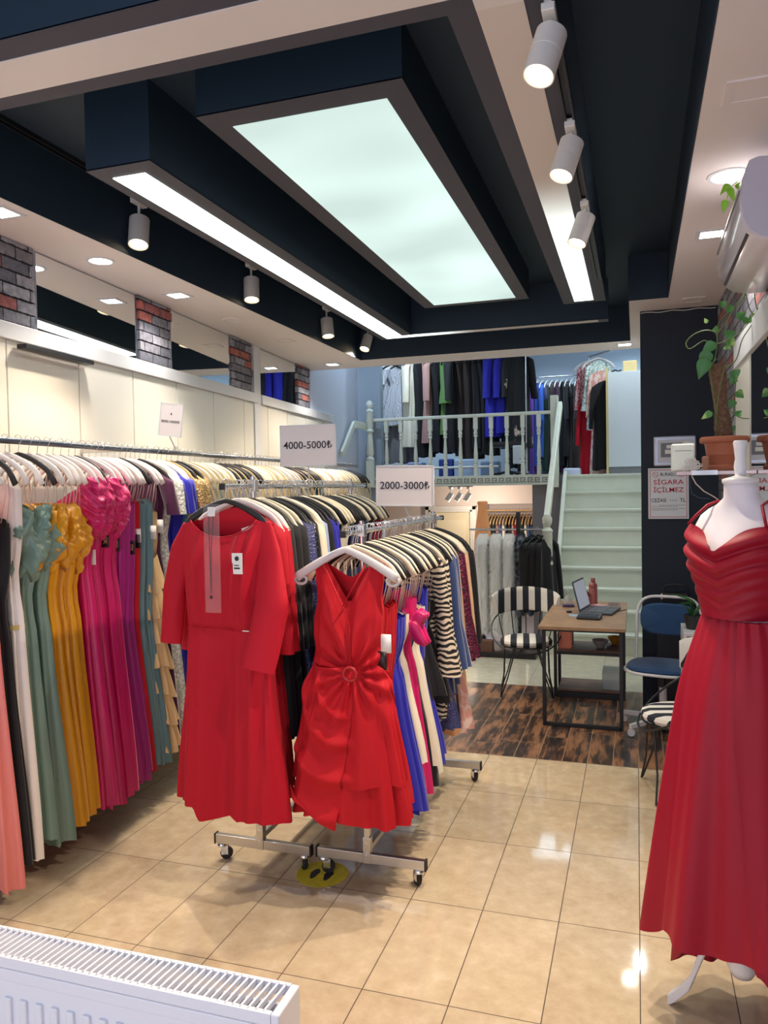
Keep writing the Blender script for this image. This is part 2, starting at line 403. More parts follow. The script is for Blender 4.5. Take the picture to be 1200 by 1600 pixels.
# hanging light channels
def channel(x0, x1, y0, y1, z0, z1, ix0, ix1, iy0, iy1, label, lit):
    t = thing('ceiling_light_box', label, 'ceiling light', ((x0+x1)/2, (y0+y1)/2, z0))
    MB().box(x0, x1, y0, y1, z0+0.002, z1).build('housing', NAVY, t)
    f = MB(); f.box(x0, ix0, y0, y1, z0, z0+0.006); f.box(ix1, x1, y0, y1, z0, z0+0.006)
    f.box(ix0, ix1, y0, iy0, z0, z0+0.006); f.box(ix0, ix1, iy1, y1, z0, z0+0.006)
    f.build('rim', CHAR, t)
    for a, b, mm in lit:
        if b - a > 0: MB().box(ix0, ix1, a, b, z0-0.003, z0+0.004).build('diffuser', mm, t)
    return t
def glow(name, c, s0, s1, y0, y1, axis=1, s=1.0):
    """a strip lamp whose tubes fade out towards one end"""
    m = mat(name, S(216, 206, 198), 0.4, emit=(0.90, 1.0, 0.96, 1), es=1.0); nt = m.node_tree; p = nt.nodes['Principled BSDF']
    g = nt.nodes.new('ShaderNodeNewGeometry'); sp = nt.nodes.new('ShaderNodeSeparateXYZ'); nt.links.new(g.outputs['Position'], sp.inputs[0])
    r = nt.nodes.new('ShaderNodeMapRange'); r.interpolation_type = 'SMOOTHSTEP'; nt.links.new(sp.outputs[axis], r.inputs[0])
    r.inputs[1].default_value = y0; r.inputs[2].default_value = y1; r.inputs[3].default_value = s0; r.inputs[4].default_value = s1
    nt.links.new(r.outputs[0], p.inputs['Emission Strength']); return m
GLR = glow('right_strip_lamp', None, 0.0, 2.6, 3.3, 5.0)
GLF = glow('far_strip_lamp', None, 2.2, 0.0, -2.0, -1.2, axis=0)
PANEL = mat('lit_panel', S(120, 130, 128), 0.5)
nt = PANEL.node_tree; p = nt.nodes['Principled BSDF']; p.inputs['Emission Color'].default_value = (0.72, 0.94, 0.89, 1)
g = nt.nodes.new('ShaderNodeNewGeometry'); n = nt.nodes.new('ShaderNodeTexNoise'); n.inputs['Scale'].default_value = 1.3; n.inputs['Detail'].default_value = 1
nt.links.new(g.outputs['Position'], n.inputs['Vector']); r = nt.nodes.new('ShaderNodeMapRange'); nt.links.new(n.outputs[0], r.inputs[0])
r.inputs[1].default_value = .35; r.inputs[2].default_value = .65; r.inputs[3].default_value = 0.54; r.inputs[4].default_value = 0.74
nt.links.new(r.outputs[0], p.inputs['Emission Strength'])
channel(-1.565, -0.755, 2.59, 5.90, ZC, ZR, -1.47, -0.845, 2.70, 5.82, 'large glowing rectangular panel in the centre of the navy ceiling', [(2.70, 5.82, PANEL)])
channel(-2.10, -1.80, 2.63, 6.33, ZS, ZR, -2.04, -1.885, 2.72, 6.33, 'long bright strip light left of the big panel on navy ceiling', [(2.72, 6.33, LITW)])
channel(-0.485, -0.195, 2.12, 5.70, ZS, ZR, -0.405, -0.276, 2.12, 5.635, 'strip light right of the big panel, bright only at its far end', [(2.12, 5.635, GLR)])
channel(-2.40, -0.195, 1.80, 2.12, ZS, ZR, -2.40, -0.276, 1.885, 2.05, 'unlit white strip crossing the ceiling nearest the camera', [(1.885, 2.05, ACR)])
channel(-2.10, -0.20, 6.33, 6.44, ZS, ZR, -2.04, -0.276, 6.33, 6.40, 'thin strip light across the far end of navy recess', [(6.33, 6.40, GLF)])
MB().box(-0.405, -0.276, 1.96, 2.12, ZS-0.004, ZS+0.0).build('diffuser', ACR, bpy.data.objects['ceiling_light_box.002'])
# track rails
for lb, x, y0, y1, z in [('black spotlight track along the left side of navy recess', -2.567, -0.3, 8.0 if False else 7.33, ZR),
                         ('black spotlight track along the right side of navy recess', -0.213, 0.4, 5.05, ZS)]:
    m = MB(); m.box(x-0.018, x-0.010, y0, y1, z-0.022, z); m.box(x+0.010, x+0.018, y0, y1, z-0.022, z); m.box(x-0.010, x+0.010, y0, y1, z-0.006, z)
    tag(m.build('lighting_track', BLACKM, bevel=0.001), lb, 'lighting track')
BULB = mat('warm_lamp_face', S(255, 240, 200), 0.4, emit=(1.0, 0.82, 0.5, 1), es=6.0)
def spot_lamp(loc, tilt, label, body=0.135, r=0.044, aim=None, power=0.0, cold=False, group=None, stem=.10):
    """loc: adaptor top on the track; tilt: the can's axis as a direction pointing down the beam"""
    x, y, z = loc; t = thing('track_spotlight', label, 'spotlight', (x, y, z), group)
    MB().box(x-0.018, x+0.018, y-0.055, y+0.055, z-0.03, z).build('adaptor', WHITEPL, t, bevel=0.003)
    m = MB(); m.tube([(x, y, z-0.028), (x, y, z-stem)], 0.008, 8); m.build('stem', WHITEPL, t, smooth=True)
    d = Vector(tilt).normalized(); c = Vector((x, y, z-stem)) + d*0.05
    q = d.to_track_quat('Z', 'X').to_matrix().to_4x4(); T = Matrix.Translation(c) @ q
    m = MB(); m.lathe([(0.0, -0.07), (r*0.8, -0.07), (r, -0.064), (r, 0.0), (r*0.98, 0.001), (r*0.98, 0.003), (r, 0.004), (r, body-0.07), (r*0.93, body-0.07), (r*0.86, body-0.075), (r*0.80, body-0.095)], n=28, caps=False).xf(T)
    can = m.build('lamp_can', WHITEPL, t, smooth=True)
    m = MB(); m.lathe([(0.0, body-0.094), (r*0.80, body-0.094)], n=24, caps=False).xf(T); m.build('lens', BULB, can, smooth=True)
    if power:
        p0 = c + d*(body-0.06)
        light('spotlight_light', 'SPOT', p0, power, COOL if cold else WARM, p0 + d, 0.03, 1.8, 0.8)
    return t
LP = 90
for i, (y, tl, lb) in enumerate([(3.64, (0.12, -0.28, -0.95), 'white track spotlight on left track, nearest the camera'),
                    (4.93, (0.10, -0.20, -0.95), 'second white spotlight from the front on left track'),
                    (6.32, (0.15, -0.15, -0.95), 'third white spotlight from the front on left track')]):
    spot_lamp((-2.567, y, ZR-0.02), tl, lb, power=LP, body=.165, r=.054, stem=.12)
spot_lamp((-2.51, 7.25, ZR-0.02), (-0.12, -0.42, -0.9), 'farthest white spotlight at the end of left track', power=LP, body=.16, r=.05)
for y, tl, lb in [(2.17, (-0.22, -0.30, -0.9), 'large near white spotlight at the top of right track'),
                  (2.87, (-0.26, -0.26, -0.9), 'middle white spotlight on right track'),
                  (3.67, (-0.28, -0.24, -0.9), 'farthest white spotlight on right track')]:
    spot_lamp((-0.213, y, ZS-0.012), tl, lb, power=LP, body=0.145, r=0.043, stem=.075)
# downlights, vents
DLM = mat('white_lamp_face', S(250, 250, 255), 0.4, emit=(0.93, 0.97, 1.0, 1), es=7.0)
def downlight(x, y, square, label, lit=True, r=0.075):
    t = thing('ceiling_downlight' if lit else 'ceiling_vent', label, 'downlight' if lit else 'vent', (x, y, ZS-0.008))
    m = MB()
    if square:
        a, b = r*0.72, r; m.box(x-b, x+b, y-b, y-a, ZS-0.006, ZS); m.box(x-b, x+b, y+a, y+b, ZS-0.006, ZS); m.box(x-b, x-a, y-a, y+a, ZS-0.006, ZS); m.box(x+a, x+b, y-a, y+a, ZS-0.006, ZS)
        m.build('rim', CEIL if not lit else TRIM, t)
        MB().box(x-a, x+a, y-a, y+a, ZS-0.003, ZS).build('diffuser', DLM if lit else CEIL, t)
    else:
        m.lathe([(r*0.80, ZS), (r*0.82, ZS-0.007), (r, ZS-0.005), (r*1.02, ZS)], (x, y, 0), 28, caps=False); m.build('rim', CEIL if not lit else TRIM, t, smooth=True)
        m = MB(); m.lathe([(0, ZS-0.003), (r*0.8, ZS-0.003)], (x, y, 0), 28, caps=False); m.build('diffuser', DLM if lit else CEIL, t)
downlight(-2.827, 3.64, False, 'round lit downlight on left soffit above the front wall mirror')
downlight(-2.858, 4.453, True, 'square lit downlight on left soffit beyond the round one')
downlight(-2.753, 2.862, True, 'square lit downlight at the near left edge above first brick panel')
downlight(-2.977, 7.47, True, 'square lit downlight at the far end of left soffit')
downlight(-0.093, 7.53, True, 'square lit downlight on the far soffit above the white cabinet')
downlight(0.38, 3.60, False, 'round lit downlight beside the air conditioner', r=0.085)
downlight(0.38, 4.397, True, 'square lit downlight partly behind the air conditioner')
downlight(-2.899, 5.246, False, 'unlit round fitting on left soffit', lit=False)
downlight(0.391, 5.908, True, 'unlit square fitting above the navy wall', lit=False)
downlight(0.374, 2.852, True, 'unlit square fitting at the near right of ceiling', lit=False, r=0.085)
downlight(-1.548, 7.558, False, 'unlit round fitting on the far soffit strip', lit=False)
downlight(-2.882, 6.128, True, 'unlit square fitting on left soffit near the white upright', lit=False)

# ------------------------------------------------------------------ mezzanine
YM = 9.6; ZM = 1.835
struct('floor', MB().box(-3.9, -0.80, YM+0.0, 13.2, ZM-0.10, ZM-0.002), mat('mezzanine_floor', S(96, 96, 104), 0.5))
struct('floor', MB().box(-0.80, 0.30, YM+0.24, 13.2, ZM-0.10, ZM-0.001), CREAMP)
struct('wall_mezzanine_back', MB().box(-3.9, 0.7, 13.0, 13.12, ZM, 4.1), mat('mezzanine_wall_paint', S(214, 226, 238), 0.7))
struct('wall_mezzanine_left', MB().box(-3.95, -3.80, YM, 13.0, ZM, 4.1), TRIM)
struct('wall_mezzanine_front', MB().box(-3.85, -3.20, 9.70, 9.82, 0.0, 4.1), mat('pilaster_paint', S(150, 164, 176), 0.6))
struct('wall_mezzanine_right', MB().box(0.30, 0.4, YM, 13.0, ZM, 4.1), TRIM)
# lower room under it
LRW = mat('lower_room_paint', S(214, 196, 182), 0.7)
m = MB(); m.box(-3.9, -2.10, 11.0, 11.1, -0.8, ZM-0.1); m.box(-2.10, -1.27, 11.0, 11.1, 1.46, ZM-0.1); m.box(-1.27, -0.9, 11.0, 11.1, -0.8, ZM-0.1)
m.box(-2.10, -1.27, 11.5, 11.6, -0.8, 1.5)
struct('wall_lower_back', m, LRW)
struct('wall_lower_left', MB().box(-3.95, -3.80, 8.45, 11.1, -0.86, ZM-0.1), LRW)
struct('wall_lower_step', MB().box(-3.6, 0.62, 8.40, 8.45, -0.86, -0.06), LRW)
struct('wall_lower_side', MB().box(-1.22, -0.84, 9.62, 10.99, -0.8, ZM-0.1), mat('grey_side_paint', S(120, 116, 118), 0.7))
d = MB().box(-2.86, -2.28, 10.97, 11.0, -0.8, 1.35).build('door_1', mat('beige_door_paint', S(222, 206, 170), 0.5), bevel=0.004); tag(d, kind='structure')
m = MB(); m.box(-2.78, -2.36, 10.955, 10.972, -0.5, 1.24); m.build('panel', mat('beige_door_paint_inner', S(230, 214, 178), 0.5), d, bevel=0.006)
m = MB()
for k, w in ((0, 0.03), (1, 0.055), (2, 0.03)):
    o = 0.03*k
    m.box(-2.28+o, -2.28+o+w, 10.93+0.01*k, 11.0, -0.8, 1.35+o+w); m.box(-2.86-o-w, -2.86-o, 10.93+0.01*k, 11.0, -0.8, 1.35+o+w); m.box(-2.86-o-w, -2.28+o+w, 10.93+0.01*k, 11.0, 1.35+o, 1.35+o+w)
struct('trim_11', m, mat('architrave_paint', S(214, 208, 196), 0.5), bevel=0.003)
# fascia with a running key pattern
fa = thing('mezzanine_fascia', 'cream fascia board with a running key pattern below the balusters', 'fascia', (-2.0, YM, ZM-0.1))
MB().box(-3.4, -0.92, YM-0.03, YM, ZM-0.115, ZM+0.012).build('board', CREAMP, fa, bevel=0.002)
MB().box(-3.4, -0.92, YM-0.045, YM-0.03, ZM-0.115, ZM-0.098).build('lower_moulding', CREAMP, fa, bevel=0.003)
m = MB(); x = -3.38
while x < -1.0:
    y0, y1 = YM-0.036, YM-0.029; zb = ZM-0.082; hh = 0.060; w = 0.088; th = 0.009
    m.box(x, x+w*0.86, y0, y1, zb, zb+th); m.box(x, x+th, y0, y1, zb, zb+hh); m.box(x, x+w*0.66, y0, y1, zb+hh-th, zb+hh)
    m.box(x+w*0.57, x+w*0.66, y0, y1, zb+0.022, zb+hh); m.box(x+w*0.3, x+w*0.66, y0, y1, zb+0.022, zb+0.022+th)
    x += w
m.build('key_pattern', mat('key_shadow_paint', S(128, 136, 130), 0.7), fa)  # one even grey-green, darker than the cream board
# balustrade
bt = thing('balustrade', 'cream turned baluster railing along the mezzanine edge', 'railing', (-2.1, YM, ZM))
MB().box(-3.36, -0.955, YM-0.03, YM+0.03, ZM+0.745, ZM+0.785).build('top_rail', CREAMP, bt, bevel=0.008)
def baluster(x, y, z, h, r=0.026):
    m = MB(); s = r*0.95
    m.box(x-s, x+s, y-s, y+s, z, z+0.17*h); m.box(x-s, x+s, y-s, y+s, z+0.80*h, z+h)
    m.lathe([(r*.9, .17*h), (r*1.05, .19*h), (r*.7, .21*h), (r*1.05, .24*h), (r*.75, .27*h), (r*1.0, .33*h), (r*.85, .45*h), (r*.55, .62*h), (r*.6, .66*h), (r*1.05, .68*h), (r*.7, .70*h), (r*1.05, .73*h), (r*.75, .76*h), (r*.95, .80*h)], (x, y, z), 14)
    return m
bx = [Y for Y in []]
for i in range(11):
    x = lerp(-3.09, -1.13, i/10)
    baluster(x, YM, ZM, 0.748).build('baluster', CREAMP, bt, smooth=True)
def newel(x, y, z0, z1, label, ball=True, r=0.045):
    m = MB(); h = z1-z0
    m.box(x-r, x+r, y-r, y+r, z0, z0+.3*h)
    m.lathe([(r*1.0, .30*h), (r*1.15, .32*h), (r*.7, .35*h), (r*1.1, .38*h), (r*.8, .55*h), (r*.7, .62*h), (r*1.15, .64*h), (r*.8, .67*h), (r*1.0, .70*h), (r*1.0, .86*h), (r*1.15, .875*h), (r*.55, .90*h), (r*.95, .93*h), (r*1.0, .96*h), (r*.6, .99*h), (0.001, h)], (x, y, z0), 18)
    return tag(m.build('newel_post', CREAMP, smooth=True), label, 'newel post')
newel(-3.30, 9.55, ZM-0.1, 2.86, 'turned cream newel post at left end of mezzanine railing')
tag(MB().box(-0.985, -0.895, YM-0.05, YM+0.04, ZM-0.15, 2.80).build('newel_post', CREAMP, bevel=0.004), 'tall square cream newel post at the head of the stairs', 'newel post')
newel(-0.86, 7.93, 0.0, 1.43, 'rounded cream newel post at the foot of the stairs', r=0.05)
# white handrail falling away from the left newel
m = MB(); m.obox((-3.36, 9.35, 2.52), (0.02, 0, 0), (0, 0.20, 0.0), (0, 0, 0.045)); m.obox((-3.38, 8.95, 2.33), (0.018, 0, 0), (0, 0.22, 0.20), (0, -0.02, 0.03))
hr = tag(m.build('handrail', CREAMP, bevel=0.004), 'short cream handrail going down beside left wall', 'handrail')
for y, z1 in ((9.0, 2.36), (8.8, 2.20)):
    pass
# ------------------------------------------------------------------ stairs
st = thing('staircase', 'cream painted wooden staircase climbing to the mezzanine', 'staircase', (-0.35, 8.0, 0.0))
SR, SG, SY, SN = 0.2039, 0.2, 8.0, 9
for k in range(SN):
    y = SY + SG*k
    MB().box(-0.80, 0.095, y, y+0.02, SR*k, SR*(k+1)-0.03).build('riser', CREAMP, st)
    MB().box(-0.80, 0.095, y-0.022, y+SG+0.01, SR*(k+1)-0.03, SR*(k+1)).build('tread', CREAMP, st, bevel=0.006)
for k in range(SN):
    pass
prof = [(SY-0.03, 0.0), (SY-0.03, SR+0.05), (YM+0.02, SR*SN+0.05), (YM+0.02, SR*SN-0.35), (SY+0.35, 0.0)]
MB().prism([(-0.84, y, z) for y, z in prof], (0.04, 0, 0)).build('stringer', CREAMP, st, bevel=0.004)
m = MB(); m.obox((-0.87, 8.74, 1.99), (0.03, 0, 0), (0, 0.83, 0.695), (0, -0.03, 0.038))
tag(m.build('handrail', CREAMP, bevel=0.012), 'cream sloping handrail on left side of the stairs', 'handrail')
# side panelling under the stairs
struct('trim_12', MB().prism([(-0.848, y, z) for y, z in [(SY+0.0, 0.0), (SY+0.0, SR+0.0), (YM, SR*SN), (YM, 0.0)]], (0.008, 0, 0)), CREAMP)
# ================================================================== GARMENTS
random.seed(7)
def spow(v, e): return math.copysign(abs(v)**e, v)
def shell(rows, ztf, ztb=None, hem=None, fold=0.02, nf=7, seed=0, N=44, R=20, e=0.75, lean=0.0, topfold=0.15, extra=None, sw=0.0):
    """a draped tube of cloth. rows: (t, half width, half depth, centre x); ztf/ztb: top edge height over x; hem: bottom edge height over x"""
    rnd = random.Random(seed); ph = rnd.uniform(0, 6.28); ph2 = rnd.uniform(0, 6.28)
    ztb = ztb or ztf; rs = []
    for i in range(R+1):
        t = i/R; hw, hd, cx = interp(rows, t); ring = []
        A = fold*(topfold+(1-topfold)*t**1.2)
        for j in range(N):
            a = 2*PI*j/N; ux, uy = spow(math.cos(a), e), spow(math.sin(a), e)
            f = math.sin(nf*a+ph+0.5*t) * 0.65 + math.sin((nf*2+1)*a+ph2-0.7*t)*0.35
            x = cx + (hw + A*f*abs(math.cos(a))*1.3)*ux + sw*t*math.sin(2.2*t+ph)
            y = (hd + A*f*0.9)*uy + lean*t + 0.25*A*math.sin(3*ux+ph)
            zt = (ztf if uy <= 0 else ztb)(ux*hw if hw else 0, ux)
            zh = hem(x, ux)
            z = lerp(zt, zh, t)
            p = Vector((x, y, z))
            if extra: p = extra(p, t, a)
            ring.append(p)
        rs.append(ring)
    return MB().rings(rs, True, False, False)
def C_(v): return lambda x, u: v
def slope(z0, k): return lambda x, u: z0 - k*abs(u)**1.5
GM = {}
def gmesh(key, fn, material, smooth='all'):
    k = (key, material.name)
    if k not in GM: GM[k] = fn().mesh(key, material, smooth)
    return GM[k]
def link(name, me, parent=None, loc=(0, 0, 0)):
    o = bpy.data.objects.new(name, me); COL.objects.link(o); o.location = loc
    if parent is not None: o.parent = parent
    return o
# ---- hangers
H_CREAM = mat('cream_hanger', S(236, 224, 198), 0.4); H_WHITE = mat('white_hanger', S(238, 232, 228), 0.35); H_BLACK = mat('black_hanger', S(30, 29, 33), 0.5)
H_WOOD = mat('pale_wood_hanger', S(212, 170, 112), 0.5)
def hanger_body():
    m = MB(); pts = []; n = 12
    for i in range(-n, n+1):
        u = i/n; au = abs(u); pts.append((0.208*u, -0.008*au, -0.070 - 0.105*(au**1.1)*(1.12-0.12*au) + 0.014*math.sin(PI*au) - 0.035*max(0, (au-.78)/.22)**1.5))
    rad = [0.0050+0.0032*abs(i)/n for i in range(-n, n+1)]
    m.tube(pts, rad, 8, flat=2.0)
    return m
def hanger_hook():
    m = MB(); pts = [(0, 0, -0.084), (0, 0, -0.05), (0.003, 0, -0.035)] + [(0.020*math.cos(a)-0.001, 0, 0.002+0.020*math.sin(a)-0.004) for a in [x*PI/8 for x in range(-3, 10)]]
    m.tube(pts, 0.0017, 6); return m
def make_hanger(x, y, z, rz, material, label, group):
    t = thing('clothes_hanger', label, 'hanger', (x, y, z), group)
    link('hook', gmesh('hook', hanger_hook, CHROME), t); link('arms', gmesh('arms', hanger_body, material), t)
    t.rotation_euler = (0, 0, rz); return t
# ---- cloth materials
def cloth(name, c, rough=0.75, sheen=0.25, bump=0.05, var=0.0, metal=0.0):
    return mat(name, S(*c), rough, metal, bump=bump, bscale=14, sheen=sheen, var=var, spec=0.35, bstretch=(3, 3, 0.6))
def satin(name, c): return mat(name, S(*c), 0.38, 0.0, bump=0.05, bscale=8, spec=0.55, bstretch=(3, 3, 0.4), sheen=0.1)
F = dict(
 red=cloth('red_crepe', (178, 4, 34), sheen=.03), red2=cloth('bright_red_crepe', (186, 10, 28), sheen=.03), wine=cloth('wine_red', (150, 20, 50)),
 rose=satin('rose_satin', (222, 128, 124)), black=cloth('black_cloth', (24, 23, 28)), ivory=satin('ivory_satin', (236, 228, 224)),
 silver=satin('silver_satin', (196, 190, 194)), sage=satin('sage_satin', (112, 140, 128)), mustard=satin('mustard_satin', (214, 150, 16)),
 orange=satin('orange_satin', (236, 140, 50)), fuchsia=satin('fuchsia_satin', (206, 18, 104)), magenta=satin('purple_magenta_satin', (166, 20, 122)),
 slate=cloth('slate_teal', (104, 134, 142)), champ=cloth('champagne_chiffon', (224, 186, 134)), plum=cloth('plum_velvet', (76, 18, 62), sheen=0.6),
 lace=two_tone('ivory_lace', S(240, 236, 224), S(200, 200, 190), 'voronoi', 60, bump=0.5), royal=cloth('royal_blue', (38, 38, 168)),
 teal=satin('teal_satin', (10, 110, 130)), navy=cloth('navy_velvet', (26, 34, 78), sheen=0.8), denim=cloth('blue_velvet', (46, 66, 116), sheen=0.9),
 cream=cloth('cream_cloth', (232, 222, 200)), ltblue=cloth('pale_blue_cloth', (160, 176, 214)), taupe=cloth('taupe_tulle', (150, 140, 140)),
 sand=cloth('sand_tulle', (196, 176, 140)), greyt=cloth('grey_tulle', (120, 122, 140)), mint=cloth('mint_tulle', (150, 186, 170)),
 gold=two_tone('gold_sequin', S(176, 134, 84), S(226, 190, 130), 'voronoi', 90, rough=0.35, metal=0.5, bump=0.5),
 navyseq=two_tone('navy_sequin', S(18, 20, 44), S(72, 76, 130), 'voronoi', 120, rough=0.35, thresh=(0.1, 0.5), bump=0.5),
 blackseq=two_tone('black_sequin', S(150, 150, 170), S(20, 20, 24), 'voronoi', 70, rough=0.35, thresh=(0.08, 0.16), bump=0.3),
 wineseq=two_tone('burgundy_sequin', S(150, 30, 80), S(70, 14, 44), 'voronoi', 90, rough=0.4, thresh=(0.2, 0.5), bump=0.6),
 zebra=two_tone('zebra_print', S(24, 22, 24), S(222, 208, 184), 'wave', 12, distort=7, axis='Z', thresh=(0.47, 0.53)),
 camel=cloth('camel_satin', (204, 150, 104)), peach=cloth('peach_cloth', (228, 184, 142)), brown=cloth('dark_brown_cloth', (48, 36, 34)),
 pinkp=two_tone('pink_floral', S(222, 160, 150), S(240, 214, 204), 'noise', 18), green=cloth('green_cloth', (84, 122, 62)), 
 purple=cloth('purple_cloth', (124, 78, 176)), blue=cloth('mid_blue_cloth', (50, 88, 176)), brick=cloth('dusty_pink', (170, 130, 122)),
 flor=two_tone('black_floral', S(20, 20, 26), S(206, 186, 170), 'noise', 7, thresh=(0.66, 0.7)),
 sparkle=two_tone('silver_sequin', S(244, 250, 244), S(150, 176, 168), 'voronoi', 60, rough=0.3, metal=0.3, bump=0.6),
 gown=two_tone('silver_grey_lace', S(164, 164, 172), S(196, 196, 204), 'wave', 14, distort=12), gtulle=cloth('grey_gown_tulle', (126, 122, 124)),
 pinkl=two_tone('rose_lace', S(196, 60, 84), S(232, 190, 190), 'voronoi', 40), dgreen=cloth('dark_green_cloth', (24, 56, 44)))
COVER = mat('clear_garment_film', S(240, 238, 230), 0.12, alpha=0.30, spec=0.8); PIPING = mat('gold_piping', S(214, 184, 124), 0.5); PIPEW = mat('cream_piping', S(232, 222, 196), 0.5)
TAGW = mat('white_tag', S(236, 232, 228), 0.5); TAGB = mat('black_tag', S(22, 22, 26), 0.4); GOLDINK = mat('gold_ink', S(190, 170, 100), 0.4)
STRAPW = mat('clear_strap', S(206, 186, 174), 0.4)
# ---- garment styles: each returns parts [(name, function, which material slot)]
def st_gown(L, seed, hem=0.215, ztop=-0.36):
    return lambda: shell([(0, .155, .035, 0), (.12, .150, .04, 0), (.24, .115, .03, 0), (.36, .14, .035, 0), (1, hem, .055, 0)],
                         lambda x, u: ztop-0.02*math.cos(u*6), None, lambda x, u: -L+0.02*math.sin(u*4+seed), fold=0.030, nf=8, seed=seed, R=18, N=52)
def crumple(p, c, sc, seed, amp, shear=0.0):
    """pushes a point in and out along sharp folds of bunched cloth"""
    q = Vector((p[0]*sc[0]+seed*3.1, p[1]*sc[1], (p[2]+shear*p[0])*sc[2]))
    n = 1-2*abs(noise.noise(q)); n = n*.7+.3*(1-2*abs(noise.noise(q*2.1)))
    d = Vector(p)-Vector(c); d.z *= .3
    return tuple(Vector(p)+(d.normalized() if d.length > 1e-6 else Vector((0, -1, 0)))*amp*(n-.45))
def st_cowl(seed, z=-0.36):
    def fn():
        m = MB(); rnd = random.Random(seed)
        for s in (-1, 1):
            cx = s*0.080; rs = []
            for i in range(31):
                t = i/30; ring = []
                for j in range(54):
                    a = 2*PI*j/54; w = 0.105*(0.80+0.5*math.sin(PI*min(1, t*1.05)))*(1-0.22*t); d = 0.062*(0.8+0.6*math.sin(PI*t))
                    f = 1+0.20*math.sin(5*a+t*6+seed)+.08*math.sin(9*a-t*4)
                    ring.append((cx+w*math.cos(a)*f, d*math.sin(a)*f-0.015, z+0.045+0.03*math.sin(2*a+seed)-0.26*t-0.03*math.sin(a*2+1)*t)); ring[-1] = crumple(ring[-1], (cx, -.015, ring[-1][2]), (9, 9, 26), seed, .026)
                rs.append(ring)
            m.rings(rs, True, False, True)
        for k in range(6):
            s = 1 if k % 2 else -1; w = rnd.uniform(.055, .085); cx = s*rnd.uniform(.07, .11); sag = .07+.028*k+rnd.uniform(-.01, .02); z0 = z+.055-.012*k; y0 = -.040-.006*k
            pts = [(cx+w*math.cos(PI*q/12)*(1.05-.05*k), y0-.035*math.sin(PI*q/12)*rnd.uniform(.9, 1.1), z0-sag*math.sin(PI*q/12)**.8 if 0 < q < 12 else z0) for q in range(13)]
            m.tube(pts, [.009+.011*math.sin(PI*q/12) for q in range(13)], 8, flat=1.5)
        return m
    return fn
def st_straps(z0=-0.14, z1=-0.36, s=1):
    def fn():
        m = MB(); m.tube([(s*0.13, -0.016, z1), (s*0.15, -0.008, (z0+z1)/2), (s*0.158, 0.0, z0), (s*0.155, 0.008, (z0+z1)/2), (s*0.13, 0.015, z1)], 0.0024, 5)
        return m
    return fn
def st_sleeved(L, seed, hem=0.20, hw=0.19, depth=0.035, waist=None):
    w = waist or hw*0.8
    return lambda: shell([(0, hw, .012, 0), (.07, hw, .026, 0), (.2, hw*.88, depth, 0), (.42, w, depth*.9, 0), (1, hem, depth*1.2, 0)],
                         slope(-0.088, 0.075), None, lambda x, u: -L+0.01*math.sin(u*5+seed), fold=0.018, nf=7, seed=seed, R=16)
def st_sleeve(s, seed, length=0.55, r=0.052, hw=0.19, out=0.10, flare=1.0):
    def fn():
        rs = []
        for i in range(11):
            t = i/10; ring = []
            c = Vector((s*(hw-0.015+out*t**0.8*0.6), -0.012-0.02*t, -0.155-length*t)); rr = r*(1-0.25*t)*(1 if t < .6 else lerp(1, flare, (t-.6)/.4))
            for j in range(14):
                a = 2*PI*j/14; f = 1+0.10*math.sin(3*a+seed+t*3)
                ring.append(c+Vector((rr*.8*math.cos(a)*f, rr*.62*math.sin(a)*f, (0.03*(1-t))*(-s*math.cos(a)))))
            rs.append(ring)
        return MB().rings(rs, True, True, False)
    return fn
def st_drape(seed):
    def fn():
        rs = []
        for i in range(40):
            t = i/39; ring = []; c = Vector((.150+.030*math.sin(PI*t), -.01, -.165-.27*t))
            for j in range(56):
                a = 2*PI*j/56; f = 1+.10*math.sin(14*t+2*a+seed)+.07*math.sin(7*a+seed+5*t)
                r = .046*(.6+.55*math.sin(PI*min(1, .15+t*.85)))
                ring.append(crumple(c+Vector((r*1.15*math.cos(a)*f, r*.95*math.sin(a)*f, .045*math.cos(a+seed)*t)), c, (8, 8, 34), seed, .020, .9))
            rs.append(ring)
        return MB().rings(rs, True, True, True)
    return fn
def st_cover(L, seed):
    return lambda: shell([(0, .06, .012, 0), (.06, .14, .025, 0), (.16, .215, .030, 0), (1, .235, .035, 0)],
                         slope(-0.07, 0.02), None, C_(-L), fold=0.010, nf=6, seed=seed, R=12, N=30)
def st_piping(seed):
    def fn():
        m = MB(); pts = []
        for i in range(-14, 15):
            u = i/14; x = 0.232*math.sin(u*PI/2); z = -0.075-0.26*(1-math.cos(u*PI/2))**1.1
            pts.append((x, -0.028, z))
        pts = [(-.236, -.028, -.75)] + pts + [(.236, -.028, -.75)]
        m.tube(pts, 0.0042, 6); return m
    return fn
def st_ruffles(seed):
    def fn():
        m = MB()
        for k in range(7):
            z0 = -0.60-0.15*k; rs = []
            for i in range(5):
                t = i/4; ring = []
                for j in range(64):
                    a = 2*PI*j/64; f = math.sin(13*a+seed+k*1.7)*0.020*t
                    ring.append(((0.15+0.012*k+0.035*t+f)*spow(math.cos(a), .8), (0.045+0.03*t+f)*spow(math.sin(a), .8), z0-0.19*t+0.020*math.sin(3*a+k)))
                rs.append(ring)
            m.rings(rs, True, False, False)
        return m
    return fn
